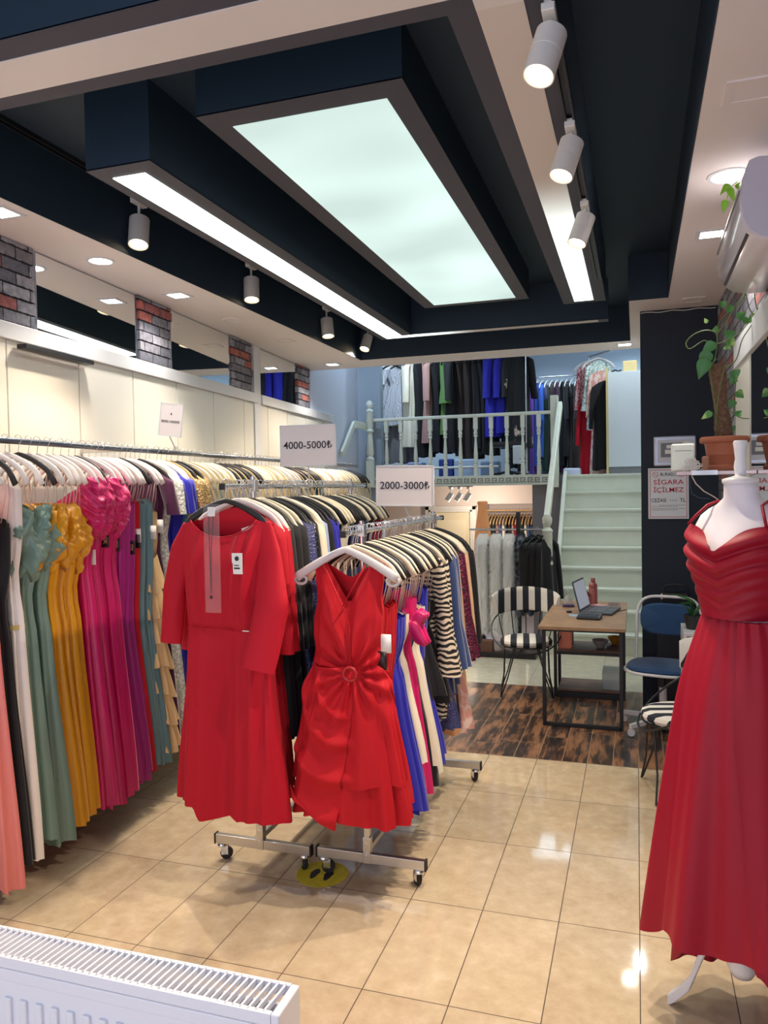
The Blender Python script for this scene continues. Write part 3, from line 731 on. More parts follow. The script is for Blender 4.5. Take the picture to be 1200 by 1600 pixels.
def st_bow(seed, z=-0.42):
    def fn():
        m = MB()
        for s in (-1, 1):
            for k in range(2):
                rs = []
                for i in range(7):
                    t = i/6; w = 0.010+0.032*math.sin(PI*min(t*1.1, 1))
                    c = Vector((0.15+s*0.075*t, -0.03-0.01*k, z-0.05*k*t*2+0.03*(1-k)*t))
                    rs.append([c+Vector((.012*math.sin(2*PI*j/10)*k, 0.014*math.cos(2*PI*j/10), w*math.sin(2*PI*j/10)*(1+.15*math.sin(3*j+seed)))) for j in range(10)])
                m.rings(rs, True, True, True)
        return m
    return fn
def st_tag(x, z, w=0.045, h=0.075, y=-0.065):
    return lambda: MB().box(x-w/2, x+w/2, y-0.001, y, z-h, z)
def st_belt(z, hw, hd):
    return lambda: MB().rings([[((hw+.006)*spow(math.cos(2*PI*j/36), .75), (hd+.008)*spow(math.sin(2*PI*j/36), .75), zz) for j in range(36)] for zz in (z, z-0.02)], True, False, False)
STY = {
 # name: list of (part or None for the garment itself, key, builder, slot)
 'gown':   lambda L, v: [(None, st_gown(L, v), 0), ('strap', st_straps(), 'strap'), ('strap', st_straps(s=-1), 'strap')],
 'belted': lambda L, v: [(None, st_gown(L, v, 0.20, -0.20), 0), ('belt', st_belt(-0.80, .135, .045), 'belt')],
 'cowl':   lambda L, v: [(None, st_gown(L, v), 0), ('cowl', st_cowl(v), 1), ('strap', st_straps(), 'strap'), ('strap', st_straps(s=-1), 'strap')],
 'one':    lambda L, v: [(None, lambda: shell([(0, .165, .014, .01), (.07, .165, .04, .01), (.16, .155, .05, 0), (.26, .125, .035, 0), (.40, .15, .04, 0), (1, .225, .058, 0)], lambda x, u: -.265+.085*u, None, C_(-L), fold=.034, nf=8, seed=v, R=24, N=60, topfold=.5), 0), ('shoulder_drape', st_drape(v), 1)],
 'cap':    lambda L, v: [(None, st_gown(L, v, 0.21, -0.15), 0), ('sleeve', st_sleeve(1, v, 0.22, 0.07), 1), ('sleeve', st_sleeve(-1, v, 0.22, 0.07), 1)],
 'ruffle': lambda L, v: [(None, st_gown(L, v, 0.20, -0.34), 0), ('ruffle', st_ruffles(v), 1), ('strap', st_straps(), 'strap'), ('strap', st_straps(s=-1), 'strap')],
 'sleeved':lambda L, v: [(None, st_sleeved(L, v), 0), ('sleeve', st_sleeve(1, v), 1), ('sleeve', st_sleeve(-1, v), 1)],
 'coat':   lambda L, v: [(None, st_sleeved(L, v, 0.21, 0.20, 0.045, 0.18), 0), ('sleeve', st_sleeve(1, v, 0.56, 0.062), 1), ('sleeve', st_sleeve(-1, v, 0.56, 0.062), 1)],
 'flare':  lambda L, v: [(None, st_sleeved(L, v), 0), ('sleeve', st_sleeve(1, v, 0.60, 0.055, flare=1.9), 1), ('sleeve', st_sleeve(-1, v, 0.60, 0.055, flare=1.9), 1)],
 'top':    lambda L, v: [(None, st_sleeved(L, v, 0.17, 0.18), 0)],
 'cover':  lambda L, v: [(None, st_cover(L, v), 'cover'), ('piping', st_piping(v), 'piping'), ('gown', st_gown(L-0.05, v, 0.20, -0.22), 0)],
 'bow':    lambda L, v: [(None, st_gown(L, v, 0.19, -0.30), 0), ('bow', st_bow(v), 1), ('strap', st_straps(), 'strap'), ('strap', st_straps(s=-1), 'strap')],
 'pleat':  lambda L, v: [(None, lambda: shell([(0, .16, .03, 0), (.2, .15, .04, 0), (.42, .125, .035, 0), (1, .21, .06, 0)], lambda x, u: -0.30-0.02*math.cos(u*5), None, lambda x, u: -L, fold=0.026, nf=12, seed=v, R=16, N=72), 0), ('strap', st_straps(z1=-.30), 'strap'), ('strap', st_straps(z1=-.30, s=-1), 'strap')],
}
def garment(style, L, v, mats, loc, rz, name, label, cat, group, tags=(), pipe=None, sx=1.0, sy=1.0, hang=None):
    root = None
    for part, fn, slot in STY[style](L, v):
        m = {'strap': STRAPW, 'belt': GOLDINK, 'cover': COVER, 'piping': pipe or PIPING}.get(slot) if isinstance(slot, str) else mats[min(slot, len(mats)-1)]
        key = '%s_%s_%.2f_%d_%s' % (style, part, L, v, id(fn) if False else slot)
        if part in ('sleeve', 'strap'): key += '_R' if any(c.name.startswith(part) for c in root.children) else '_L'
        me = gmesh(key, fn, m)
        if part is None:
            root = link(name, me, None, loc); tag(root, label, cat, group)
        else: link(part, me, root)
    for i, (tx, tz, tm, ch) in enumerate(tags):
        tg = link('price_tag', gmesh('tag_%.2f_%.2f' % (tx, tz), st_tag(tx, tz), tm), root)
        if ch:
            tb = text_mb(ch, 0.026, (tx, -0.0665, tz-0.038), (0, 0, -1), (1, 0, 0), bold=0.0008)
            link('print', tb.mesh('print', GOLDINK), tg)
    root.rotation_euler = (0, 0, rz); root.scale = (sx, sy, 1)
    if hang: make_hanger(loc[0], loc[1], loc[2]+.011, rz, HN[hang][0], '%s hanger holding the %s' % (HN[hang][1], label if len(label.split()) < 12 else ' '.join(label.split()[:11])), 'hangers for ' + group)
    return root
HN = {'w': (H_WHITE, 'white'), 'c': (H_CREAM, 'cream'), 'b': (H_BLACK, 'black'), 'o': (H_WOOD, 'pale wooden')}
ORD = ['first', 'second', 'third', 'fourth', 'fifth', 'sixth', 'seventh', 'eighth', 'ninth', 'tenth', 'eleventh', 'twelfth']
HN = {'w': (H_WHITE, 'white'), 'c': (H_CREAM, 'cream'), 'b': (H_BLACK, 'black'), 'o': (H_WOOD, 'pale wooden')}
def fill(runs, s0, rail, rackname, group, hgroup, rz0=0.0, origin_word='camera end'):
    """runs: (n, spacing, style, length, material keys, description, category, name, hanger codes, tags). rail(s) -> x, y, z"""
    s = s0; k = 0
    for n, dx, style, L, mk, desc, cat, name, hc, tags in runs:
        for i in range(n):
            x, y, z = rail(s); jit = random.uniform(-0.10, 0.10); x += random.uniform(-.008, .008)
            where = (', ' + ORD[i] + (' from front' if i < n-1 else ' and last')) if n > 1 else ''
            lab = '%s on %s%s' % (desc, rackname, where)
            if len(lab.split()) > 16: lab = '%s%s' % (desc, where)
            mats = [F[q] for q in mk[(i % len(mk)) if isinstance(mk, list) else 0]] if isinstance(mk, list) else [F[q] for q in mk]
            LL = L + [0, .02, -.02, .01][i % 4]
            if style is not None:
                garment(style, round(LL, 2), (k*3) % 5, mats, (x, y, z), rz0+jit, name, lab, cat, group, tags[i] if i < len(tags) else ())
            h = hc[i % len(hc)]
            make_hanger(x, y+0.002, z+0.011, rz0+jit, HN[h][0], '%s hanger holding %s%s' % (HN[h][1], desc, where), hgroup)
            s += dx*random.uniform(0.92, 1.08); k += 1
    return s
# ---------------- wall rail on the left
def wall_rail_pt(s):
    return (wx(s, 0.33), s, 1.945+0.012*(s-2.6)/3)
m = MB(); m.tube([wall_rail_pt(s) for s in (2.0, 4.0, 6.0, 8.35)], 0.015, 12)
wr = thing('wall_clothes_rail', 'long dark steel clothes rail fixed along the left wall', 'clothes rail', (wx(5, .33), 5, 1.95))
m.build('rail', mat('dark_steel', S(110, 116, 128), 0.3, 0.9), wr, smooth=True)
for y in (2.3, 3.72, 5.42, 7.02, 8.2):
    x, yy, z = wall_rail_pt(y)
    MB().box(wx(y, 0.0), x+0.012, y-0.012, y+0.012, z-0.012, z+0.012).build('bracket', STEELB, wr, bevel=0.002)
T1 = lambda x, z, m=TAGW, c=None: (x, z, m, c)
wall_runs = [
 (2, .075, 'belted', 1.82, ['rose'], 'rose pink satin long dress', 'dress', 'long_dress', 'w', ()) if False else
 (1, .085, 'belted', 1.86, ('rose',), 'rose pink satin floor-length dress', 'dress', 'evening_gown', 'w', ()),
 (1, .075, 'gown', 1.80, ('black',), 'black floor-length gown between pink and white ones', 'dress', 'evening_gown', 'b', ()),
 (1, .090, 'belted', 1.79, ('ivory',), 'ivory satin gown with thin gold belt', 'dress', 'evening_gown', 'w', ()),
 (2, .075, 'cowl', 1.78, ('sage', 'sage'), 'sage green satin gown with gathered top', 'dress', 'evening_gown', 'wb', ((T1(.02, -.40),),)),
 (4, .058, 'cowl', 1.76, ('mustard', 'mustard'), 'mustard yellow satin gown with gathered cowl top', 'dress', 'evening_gown', 'w', ()),
 (5, .056, 'one', 1.78, ('fuchsia', 'fuchsia'), 'fuchsia satin gown with one draped shoulder', 'dress', 'evening_gown', 'wwbww', ((), (), (T1(.16, -.52, TAGW),), (T1(.17, -.44, TAGB, 'DK'),))),
 (3, .055, 'pleat', 1.76, ('magenta',), 'purple magenta pleated strapless gown', 'dress', 'evening_gown', 'w', ((T1(.15, -.47, TAGB, 'DK'),),)),
 (1, .05, 'pleat', 1.76, ('red2',), 'bright red pleated gown after the magenta ones', 'dress', 'evening_gown', 'w', ((T1(.16, -.50, TAGB, 'DK'),),)),
 (2, .055, 'pleat', 1.74, ('slate',), 'slate teal pleated gown', 'dress', 'evening_gown', 'bw', ((T1(.16, -.47, TAGB), T1(.165, -.44)),)),
 (1, .085, 'ruffle', 1.72, ('champ', 'champ'), 'champagne gown with tiered ruffles', 'dress', 'evening_gown', 'w', ((T1(.17, -.43),),)),
 (1, .06, 'cap', 1.70, ('plum', 'plum'), 'dark plum velvet gown', 'dress', 'evening_gown', 'b', ((T1(.17, -.40),),)),
 (1, .06, 'cap', 1.60, ('lace', 'lace'), 'ivory lace gown with short sleeves', 'dress', 'evening_gown', 'w', ()),
 (3, .06, 'cap', 1.60, ('royal', 'royal'), 'royal blue gown with puffed sleeves', 'dress', 'evening_gown', 'w', ()),
 (1, .07, 'belted', 1.6, ('teal',), 'shiny teal satin gown', 'dress', 'evening_gown', 'o', ()),
 (2, .07, 'cap', 1.6, ('gold', 'gold'), 'bronze sequinned gown', 'dress', 'evening_gown', 'b', ()),
 (6, .075, 'cover', 1.6, [('mint',), ('greyt',), ('sand',)], 'gown in clear cover with gold piping', 'garment cover', 'covered_gown', 'c', ()),
 (6, .075, 'cover', 1.6, [('greyt',), ('taupe',)], 'grey tulle gown in clear piped cover', 'garment cover', 'covered_gown', 'b', ()),
 (7, .075, 'cover', 1.6, [('sand',), ('cream',)], 'sand coloured gown in clear piped cover', 'garment cover', 'covered_gown', 'c', ()),
 (4, .07, 'top', 1.5, ('cream',), 'cream long dress without a cover', 'dress', 'evening_gown', 'w', ()),
 (6, .065, 'cover', 1.55, [('taupe',), ('black',)], 'dark gown in clear piped cover', 'garment cover', 'covered_gown', 'b', ()),
 (3, .07, 'sleeved', 1.5, ('dgreen', 'dgreen'), 'dark green sleeved gown at the middle', 'dress', 'evening_gown', 'b', ()),
 (8, .075, 'cover', 1.6, [('cream',), ('gold',)], 'ivory gown in white piped cover', 'garment cover', 'covered_gown', 'w', ()),
 (8, .075, 'cover', 1.6, [('gold',), ('sand',)], 'gold gown in clear piped cover', 'garment cover', 'covered_gown', 'c', ()),
 (5, .08, 'cover', 1.6, [('taupe',), ('brown',)], 'brown gown in clear cover, far end', 'garment cover', 'covered_gown', 'b', ()),
]
fill(wall_runs, 2.50, wall_rail_pt, 'left wall rail', 'gowns hanging on the left wall rail', 'hangers on the left wall rail')

# ---------------- the two rolling racks
def caster(x, y, z, ang, parent):
    m = MB(); m.lathe([(0.021, 0), (0.024, -.006), (0.024, -.012), (0.012, -.016)], (x, y, z), 16); c, s = math.cos(ang), math.sin(ang)
    for k in (-1, 1):
        m.obox((x+c*.010-s*k*.014, y+s*.010+c*k*.014, z-.030), (c*.016, s*.016, 0), (-s*.0015, c*.0015, 0), (0, 0, .020))
    f = m.build('caster', CHROME, parent, bevel=0.0005)
    w = MB(); w.lathe([(0.010, -.011), (0.026, -.011), (0.029, -.007), (0.029, .007), (0.026, .011), (0.010, .011)], (0, 0, 0), 22, axis='y')
    w.xf(Matrix.Translation((x+c*.018, y+s*.018, 0.0295)) @ Matrix.Rotation(ang, 4, 'Z')); w.build('wheel', RUBBER, f, smooth=True)
def rolling_rack(X, x0, x1, yf, yb, zr, r0, r1, label):
    t = thing('rolling_rack', label, 'clothes rack', ((x0+x1)/2, (yf+yb)/2, 0))
    zb = 0.075
    for y in (yf, yb):
        MB().box(x0, x1, y-0.013, y+0.013, zb, zb+0.042).build('foot_bar', STEELB, t, bevel=0.002)
        for x in (x0+.003, x1-.003): MB().box(x-.004, x+.004, y-.0145, y+.0145, zb-.002, zb+.045).build('end_cap', RUBBER, t)
        MB().box(X-.0125, X+.0125, y-.0125, y+.0125, zb+.042, 0.95).build('lower_post', STEELB, t, bevel=0.002)
        s = MB(); s.box(X-.017, X+.017, y-.017, y+.017, zb, zb+.115); s.build('sleeve_bracket', STEELB, t, bevel=0.002)
        for dz in (.03, .08): MB().lathe([(0.006, -.003), (0.006, 0)], (X, y-.017, zb+dz+.012), 10, axis='y').build('screw', CHROME, t)
        m = MB(); m.tube([(X, y, .93), (X, y, zr+.045)], 0.0105, 12); m.build('upper_post', CHROME, t, smooth=True)
        MB().box(X-.016, X+.016, y-.016, y+.016, zr-.022, zr+.03).build('clamp', RUBBER if False else STEELB, t, bevel=0.003)
        for x, a in ((x0+.035, 0.4), (x1-.035, 2.2)): caster(x, y, zb, a, t)
    MB().box(X-.012, X+.012, yf, yb, zb+.045, zb+.07).build('long_bar', STEELB, t, bevel=0.002)
    m = MB(); m.tube([(X, r0, zr), (X, r1, zr)], 0.011, 12); m.build('hanging_rail', CHROME, t, smooth=True)
    for y in (r0, r1): MB().box(X-.013, X+.013, y-.006, y+.006, zr-.014, zr+.014).build('rail_end', RUBBER, t, bevel=0.003)
    return t
rolling_rack(-1.635, -1.87, -1.385, 3.115, 4.35, 1.722, 2.84, 4.62, 'chrome rolling rack under the 4000-5000 sign, behind the long red dresses')
rolling_rack(-1.125, -1.365, -0.86, 3.125, 4.35, 1.520, 2.90, 4.56, 'chrome rolling rack under the 2000-3000 sign, nearer the middle of shop')
runs45 = [
 (3, .045, 'sleeved', 1.33, ('red', 'red'), 'plain red sleeved dress behind the front one', 'dress', 'dress', 'wwc', ()),
 (3, .046, 'coat', 1.10, ('black', 'black'), 'black long coat dress', 'dress', 'dress', 'bcc', ()),
 (2, .045, 'coat', 1.05, ('navyseq', 'navyseq'), 'navy sequinned sleeved dress', 'dress', 'dress', 'bb', ()),
 (1, .045, 'coat', 1.05, ('blackseq', 'blackseq'), 'black sparkling sequinned dress', 'dress', 'dress', 'b', ()),
 (2, .045, 'sleeved', 0.95, ('cream', 'cream'), 'cream sleeved dress', 'dress', 'dress', 'cw', ()),
 (1, .045, 'sleeved', 0.95, ('ltblue', 'ltblue'), 'pale blue sleeved dress', 'dress', 'dress', 'b', ()),
 (1, .042, 'sleeved', 1.0, ('black', 'black'), 'single black dress beside the pale blue one', 'dress', 'dress', 'b', ()),
 (2, .042, 'sleeved', 1.0, ('royal', 'royal'), 'royal blue sleeved dress', 'dress', 'dress', 'b', ()),
 (3, .042, 'top', 1.0, ('black',), 'black sleeveless dress past the royal blue ones', 'dress', 'dress', 'bcb', ()),
 (3, .042, 'top', .95, ('cream',), 'ivory sleeveless dress', 'dress', 'dress', 'c', ()),
 (4, .040, 'top', 1.0, ('navy',), 'dark navy sleeveless dress', 'dress', 'dress', 'b', ()),
 (3, .040, 'top', 1.0, ('denim',), 'grey blue sleeveless dress', 'dress', 'dress', 'bc', ()),
 (4, .040, 'top', 1.0, ('black',), 'black sleeveless dress near the far post', 'dress', 'dress', 'bcbb', ()),
 (4, .040, 'top', 1.0, ('wine',), 'wine red sleeveless dress, far end', 'dress', 'dress', 'cb', ()),
]
fill(runs45, 2.955, lambda s: (-1.635, s, 1.722), 'left rolling rack', 'dresses on the left rolling rack', 'hangers on the left rolling rack')
runs23 = [
 (4, .042, 'pleat', 1.14, ('red2',), 'pleated red strappy dress', 'dress', 'dress', 'cbcb', ((T1(.165, -.40), T1(.155, -.47, TAGB, None)),)),
 (3, .048, 'gown', 1.20, ('royal',), 'royal blue chiffon dress', 'dress', 'dress', 'bcb', ()),
 (1, .040, 'gown', 1.02, ('cream',), 'narrow white dress between blue and pink ones', 'dress', 'dress', 'c', ()),
 (2, .046, 'bow', 1.20, ('fuchsia', 'fuchsia'), 'fuchsia dress with a big bow at the side', 'dress', 'dress', 'bc', ()),
 (1, .042, 'gown', 1.20, ('black',), 'black dress between the pink and cream ones', 'dress', 'dress', 'b', ()),
 (2, .044, 'gown', 1.13, ('cream',), 'cream feather trimmed dress', 'dress', 'dress', 'cb', ()),
 (3, .042, 'pleat', 1.14, ('royal',), 'dark royal blue pleated dress', 'dress', 'dress', 'cbc', ()),
 (2, .042, 'gown', .85, ('black', 'black'), 'short black lace strappy dress', 'dress', 'dress', 'bc', ()),
 (2, .050, 'flare', .98, ('zebra', 'zebra'), 'zebra print dress with full sleeves', 'dress', 'dress', 'cb', ()),
 (2, .042, 'gown', 1.05, ('navyseq',), 'long navy sequinned dress', 'dress', 'dress', 'bc', ()),
 (3, .042, 'flare', .90, ('denim', 'denim'), 'blue velvet dress with lace cuffs', 'dress', 'dress', 'bcb', ()),
 (1, .040, 'sleeved', 1.15, ('camel', 'camel'), 'camel satin dress between blue and brown ones', 'dress', 'dress', 'c', ()),
 (1, .040, 'sleeved', 1.1, ('brown', 'brown'), 'dark brown long-sleeved dress', 'dress', 'dress', 'b', ()),
 (2, .042, 'flare', .80, ('wineseq', 'wineseq'), 'burgundy sequinned dress with flared sleeves', 'dress', 'dress', 'bc', ()),
 (1, .042, 'gown', 1.18, ('pinkp',), 'sheer pink floral dress', 'dress', 'dress', 'c', ()),
 (2, .045, 'sleeved', 1.10, ('peach', 'peach'), 'peach coloured long dress, far end', 'dress', 'dress', 'cb', ()),
 (2, .045, 'coat', .75, ('black', 'black'), 'short black jacket at the far end', 'jacket', 'jacket', 'b', ()),
]
fill(runs23, 2.995, lambda s: (-1.125, s, 1.520), 'right rolling rack', 'dresses on the right rolling rack', 'hangers on the right rolling rack')
# ================================================================== FRONT DRESSES ON THE RACKS
def ssm(a, b, x):
    t = max(0.0, min(1.0, (x-a)/(b-a))); return t*t*(3-2*t)
# long red dress with three-quarter sleeves
AX, AY, AZ = -1.635, 2.865, 1.722
ra = thing('red_dress', 'long plain red dress with boat neck and sleeves, front of left rolling rack', 'dress', (AX, AY, AZ), 'dresses on the left rolling rack')
def ex1(p, t, a):
    z = p.z; front = math.sin(a) < 0.2
    if front:
        g = 0
        if z > -0.58:                                    # soft gathers falling from the neckline
            k = ssm(-0.58, -0.42, z)*ssm(-0.14, -0.24, z)
            for c, w in ((-0.09, .022), (-0.04, .020), (0.09, .022), (0.14, .02)):
                g += 0.012*math.exp(-((p.x-c-0.10*(z+.2))/w)**2)
            g *= 0.9+1.2*k
            p.y -= 0.030*math.exp(-((p.x)/.14)**2)*ssm(-.58, -.35, z)*ssm(-.12, -.3, z)
        else:
            k = ssm(-0.58, -0.75, z)
            for c, w, h in ((-0.175, .020, .034), (-0.110, .024, .026), (0.055, .020, .044), (0.125, .024, .038), (0.20, .02, .03)):
                g += h*k*math.tanh((p.x-c-0.03*(z+.6))/w)*math.exp(-((p.x-c)/.07)**2)
        p.y -= g
    if abs(z+0.585) < 0.006: p.y += 0.004 if front else -.003
    return p
neckf = lambda x, u: -0.140 - 0.070*max(0, 1-(x/.155)**2)**0.8 if abs(x) < .155 else -0.140-0.35*(abs(x)-.155)
neckb = lambda x, u: -0.138 - 0.012*max(0, 1-(x/.155)**2) if abs(x) < .155 else -0.140-0.35*(abs(x)-.155)
b = shell([(0, .215, .020, 0.005), (.10, .205, .055, 0.005), (.22, .192, .065, 0.004), (.37, .182, .052, 0.0), (.5, .205, .06, 0.0), (1, .262, .070, 0.008)], neckf, neckb,
          lambda x, u: -1.318-0.06*ssm(-.14, -.10, x)-0.012*ssm(.05, .07, x)+0.02*math.sin(9*x), fold=0.012, nf=6, seed=3, N=140, R=90, e=0.62, topfold=.1, extra=ex1)
link('body', b.mesh('body', F['red'], 'all'), ra)
def limb(cs, rs_, nf=3, ff=.08, seed=0, n=24, caps=(True, False), flat=.7):
    cs = [Vector(c) for c in cs]; R = []
    N = 20
    for i in range(N+1):
        t = i/N*(len(cs)-1); k = min(int(t), len(cs)-2); f = t-k; f = f*f*(3-2*f)*.5+f*.5
        c = cs[k].lerp(cs[k+1], f); r = lerp(rs_[k], rs_[k+1], f)
        d = (cs[min(k+1, len(cs)-1)]-cs[k]).normalized(); ax = d.cross(Vector((0, 1, 0))).normalized(); ay = ax.cross(d).normalized()
        R.append([c + ax*r*math.cos(2*PI*j/n)*(1+ff*math.sin(nf*2*PI*j/n+seed+t*2)) + ay*r*flat*math.sin(2*PI*j/n)*(1+ff*math.sin(nf*2*PI*j/n+seed+t*2)) for j in range(n)])
    return MB().rings(R, True, caps[0], caps[1])
link('sleeve', limb([(-.178, .0, -.155), (-.205, -.012, -.26), (-.240, -.025, -.44), (-.262, -.035, -.66)], [.028, .050, .052, .050], seed=1, flat=.55).mesh('sleeve', F['red'], 'all'), ra)
link('sleeve', limb([(.178, -.0, -.152), (.215, -.035, -.28), (.240, -.075, -.48), (.190, -.115, -.735)], [.028, .056, .072, .072], seed=2, flat=.5).mesh('sleeve', F['red'], 'all'), ra)
m = MB(); pts = [(x/100*.155, -.020-.032*(1-(x/100)**2)**.5*0.8-.002, neckf(x/100*.1549, 0)+.001) for x in range(-100, 101, 8)]; m.tube(pts, .0028, 6)
link('neckline_edge', m.mesh('neckline_edge', F['red'], 'all'), ra)
link('waist_seam', MB().tube([(x, -.058-.0*abs(x), -.588-.03*(x+.1)) for x in (-.16, -.1, 0, .06)], .0022, 6).mesh('waist_seam', F['red'], 'all'), ra)
lb = link('neck_label', MB().obox((.108, .012, -.176), (.040, 0, .012), (0, .001, 0), (-.003, 0, .011)).mesh('neck_label', TAGW), ra); lb['label'] = 'white woven neck label'
tg = link('price_tag', MB().box(.078, .125, -.098, -.096, -.355, -.27).mesh('price_tag', TAGW), ra)
m = MB(); m.lathe([(0.0, -.0988), (.010, -.0988)], (.101, 0, -.292), 14, axis='y', caps=False); m.box(.088, .114, -.0990, -.0984, -.335, -.328); m.box(.088, .110, -.0990, -.0984, -.322, -.318)
link('print', m.mesh('print', INK), tg)
link('brooch', MB().box(.105, .135, -.073, -.070, -.592, -.588).mesh('brooch', CHROME), ra)
make_hanger(AX, AY, AZ+.011, 0.0, H_BLACK, 'black hanger holding the long plain red dress at the rack front', 'hangers on the left rolling rack')
# necklace in its clear sleeve
nk = thing('necklace_pack', 'thin dark necklace in a long clear plastic sleeve over the red dress', 'necklace', (AX+.005, AY-.125, AZ-.07))
o = nk.location
m = MB(); m.box(o.x-.035, o.x+.035, o.y-.004, o.y+.002, o.z-.44, o.z-.0)
m.build('plastic_sleeve', mat('clear_film', S(240, 236, 240), 0.08, alpha=0.07, spec=1.0, bump=0.6, bscale=40), nk)
MB().box(o.x-.016, o.x+.016, o.y-.0015, o.y, o.z-.05, o.z-.012).build('card', TAGW, nk)
m = MB(); m.tube([(o.x-.012, o.y-.002, o.z-.05), (o.x-.010, o.y-.002, o.z-.2), (o.x-.008, o.y-.002, o.z-.36)], .0016, 6); m.tube([(o.x+.008, o.y-.002, o.z-.05), (o.x-.004, o.y-.002, o.z-.2), (o.x-.008, o.y-.002, o.z-.36)], .0016, 6)
m.lathe([(0, .0), (.006, .004), (.006, .012), (0, .016)], (o.x-.008, o.y-.002, o.z-.385), 10)
m.build('necklace', INK, nk, smooth=True)

# short red wrap dress with the ring
BX, BY, BZ = -1.125, 2.945, 1.520
rb = thing('red_wrap_dress', 'short sleeveless red wrap dress with a ring at the waist', 'dress', (BX, BY, BZ), 'dresses on the right rolling rack')
RX, RZ = 0.035, -0.555
def drape(p, front_only=True):
    dx, dz = p.x-RX, p.z-RZ; r = math.hypot(dx, dz)+1e-5; an = math.atan2(dz, dx)
    fall = math.exp(-r/.20)*ssm(0.015, .07, r)
    p.y -= 0.022*math.sin(13*an+1.0)*fall
    p.y += 0.020*math.exp(-(r/.045)**2)
    # big soft swags across the hip, left of the ring
    if p.z < RZ and p.x < RX+.03:
        q = math.hypot(dx*1.0, dz+0.02)
        for rr, w, h in ((.12, .016, .022), (.20, .022, .030), (.31, .028, .030), (.43, .03, .022)):
            sag = rr*(1.0+0.35*math.cos(an+PI*0.62))
            p.y -= h*math.exp(-((q-sag)/w)**2)*ssm(RX+.02, RX-.05, p.x)
    return p
def ex2(p, t, a):
    if math.sin(a) < 0.25: p = drape(p)
    return p
def vneck(x, u):
    ax = abs(x-.0)
    return -0.125 - 0.165*max(0.0, 1-ax/.092) if ax < .092 else (-0.122-0.10*(ax-.092) if ax < .16 else -.13-1.2*(ax-.16))
rowsB = [(0, .150, .012, .010), (.05, .147, .030, .010), (.15, .136, .050, .008), (.24, .150, .062, .004), (.42, .142, .055, .000), (.56, .185, .062, -.004), (1, .238, .080, -.004)]
b = shell(rowsB, vneck, lambda x, u: -0.122-0.06*max(0, 1-abs(x)/.10), lambda x, u: -1.03+0.012*math.sin(16*x)+.03*ssm(.05, .22, x), fold=0.016, nf=7, seed=5, N=170, R=110, e=0.70, topfold=.05, extra=ex2)
link('body', b.mesh('body', F['red2'], 'all'), rb)
# wrap panel: falls from the ring to a point at the lower left of centre
m = MB(); NU, NV = 46, 60; vs = []
for i in range(NV+1):
    v = i/NV; z = lerp(RZ+.02, -1.19, v)
    xr = RX + 0.012 - 0.09*v**1.4                                  # free edge on the right
    xl = lerp(-.142, -.246, ssm(0, 1, v))
    for j in range(NU+1):
        u = j/NU; x = lerp(xl, xr, u)
        zz = z if v < .75 else lerp(z, lerp(-1.035, -1.195, u), (v-.75)/.25)
        y = -0.062-0.030*v - 0.018*math.sin(PI*u)*1.0 + 0.035*(1-min(1, u*6))
        p = drape(Vector((x, y, zz))); p.y -= 0.010*math.sin(7*u+2)*v
        vs.append(p)
fs = [(i*(NU+1)+j, i*(NU+1)+j+1, (i+1)*(NU+1)+j+1, (i+1)*(NU+1)+j) for i in range(NV) for j in range(NU)]
n0 = len(vs); vs2 = vs+[v+Vector((0, .004, 0)) for v in vs]; fs2 = fs+[tuple(reversed([k+n0 for k in f])) for f in fs]
edge = [j for j in range(NU+1)]+[(i+1)*(NU+1)+NU for i in range(NV)]+[NV*(NU+1)+NU-1-j for j in range(NU)]+[(NV-1-i)*(NU+1) for i in range(NV-1)]
fs2 += [(edge[k], edge[(k+1) % len(edge)], edge[(k+1) % len(edge)]+n0, edge[k]+n0) for k in range(len(edge))]
m.add(vs2, fs2); link('wrap_panel', m.mesh('wrap_panel', F['red2'], 'all'), rb)
# longer underskirt showing behind on the right
b = shell([(0, .13, .045, .03), (1, .235, .078, .012)], C_(-.60), None, lambda x, u: -1.165-0.012*math.sin(14*x), fold=0.030, nf=9, seed=9, N=110, R=40)
link('underskirt', b.mesh('underskirt', F['red2'], 'all'), rb)
m = MB(); m.tube(arc((RX, -.088, RZ), .027, 0, 2*PI, 28), .0065, 8, caps=False); link('waist_ring', m.mesh('waist_ring', mat('red_wrapped_ring', S(170, 20, 30), 0.4), 'all'), rb)
m = MB(); m.tube([(-.090, -.036, -.125), (0.0, -.066, -.288), (.012, -.068, -.31), (.03, -.07, -.37), (RX, -.075, RZ+.03)], .003, 6); link('neckline_edge', m.mesh('neckline_edge', F['red2'], 'all'), rb)
m = MB(); m.tube([(.090, -.036, -.125), (0.0, -.066, -.288)], .003, 6); link('neckline_edge', m.mesh('neckline_edge', F['red2'], 'all'), rb)
# its grey plastic hanger with curled ends
hg = thing('clothes_hanger', 'pale grey hanger with curled ends holding the red wrap dress', 'hanger', (BX, BY, BZ+.011), 'hangers on the right rolling rack')
link('hook', gmesh('hook', hanger_hook, CHROME), hg)
H_GREY = mat('pale_grey_hanger', S(206, 200, 200), 0.35)
m = MB(); pts = [(.218*i/14, -.02, -0.075-0.115*abs(i/14)**1.25) for i in range(-14, 15)]; m.tube(pts, [.011+.004*abs(i)/14 for i in range(-14, 15)], 10, flat=1.3); link('arms', m.mesh('arms', H_GREY, 'all'), hg)
for s in (-1, 1):
    m = MB(); m.tube([(s*.218, -.02, -.19)]+[(s*(.200+.026*math.cos(a)), -.02, -.200+.018*math.sin(a)) for a in [0.4-x*.5 for x in range(10)]], .006, 8); link('curl', m.mesh('curl', H_GREY, 'all'), hg)

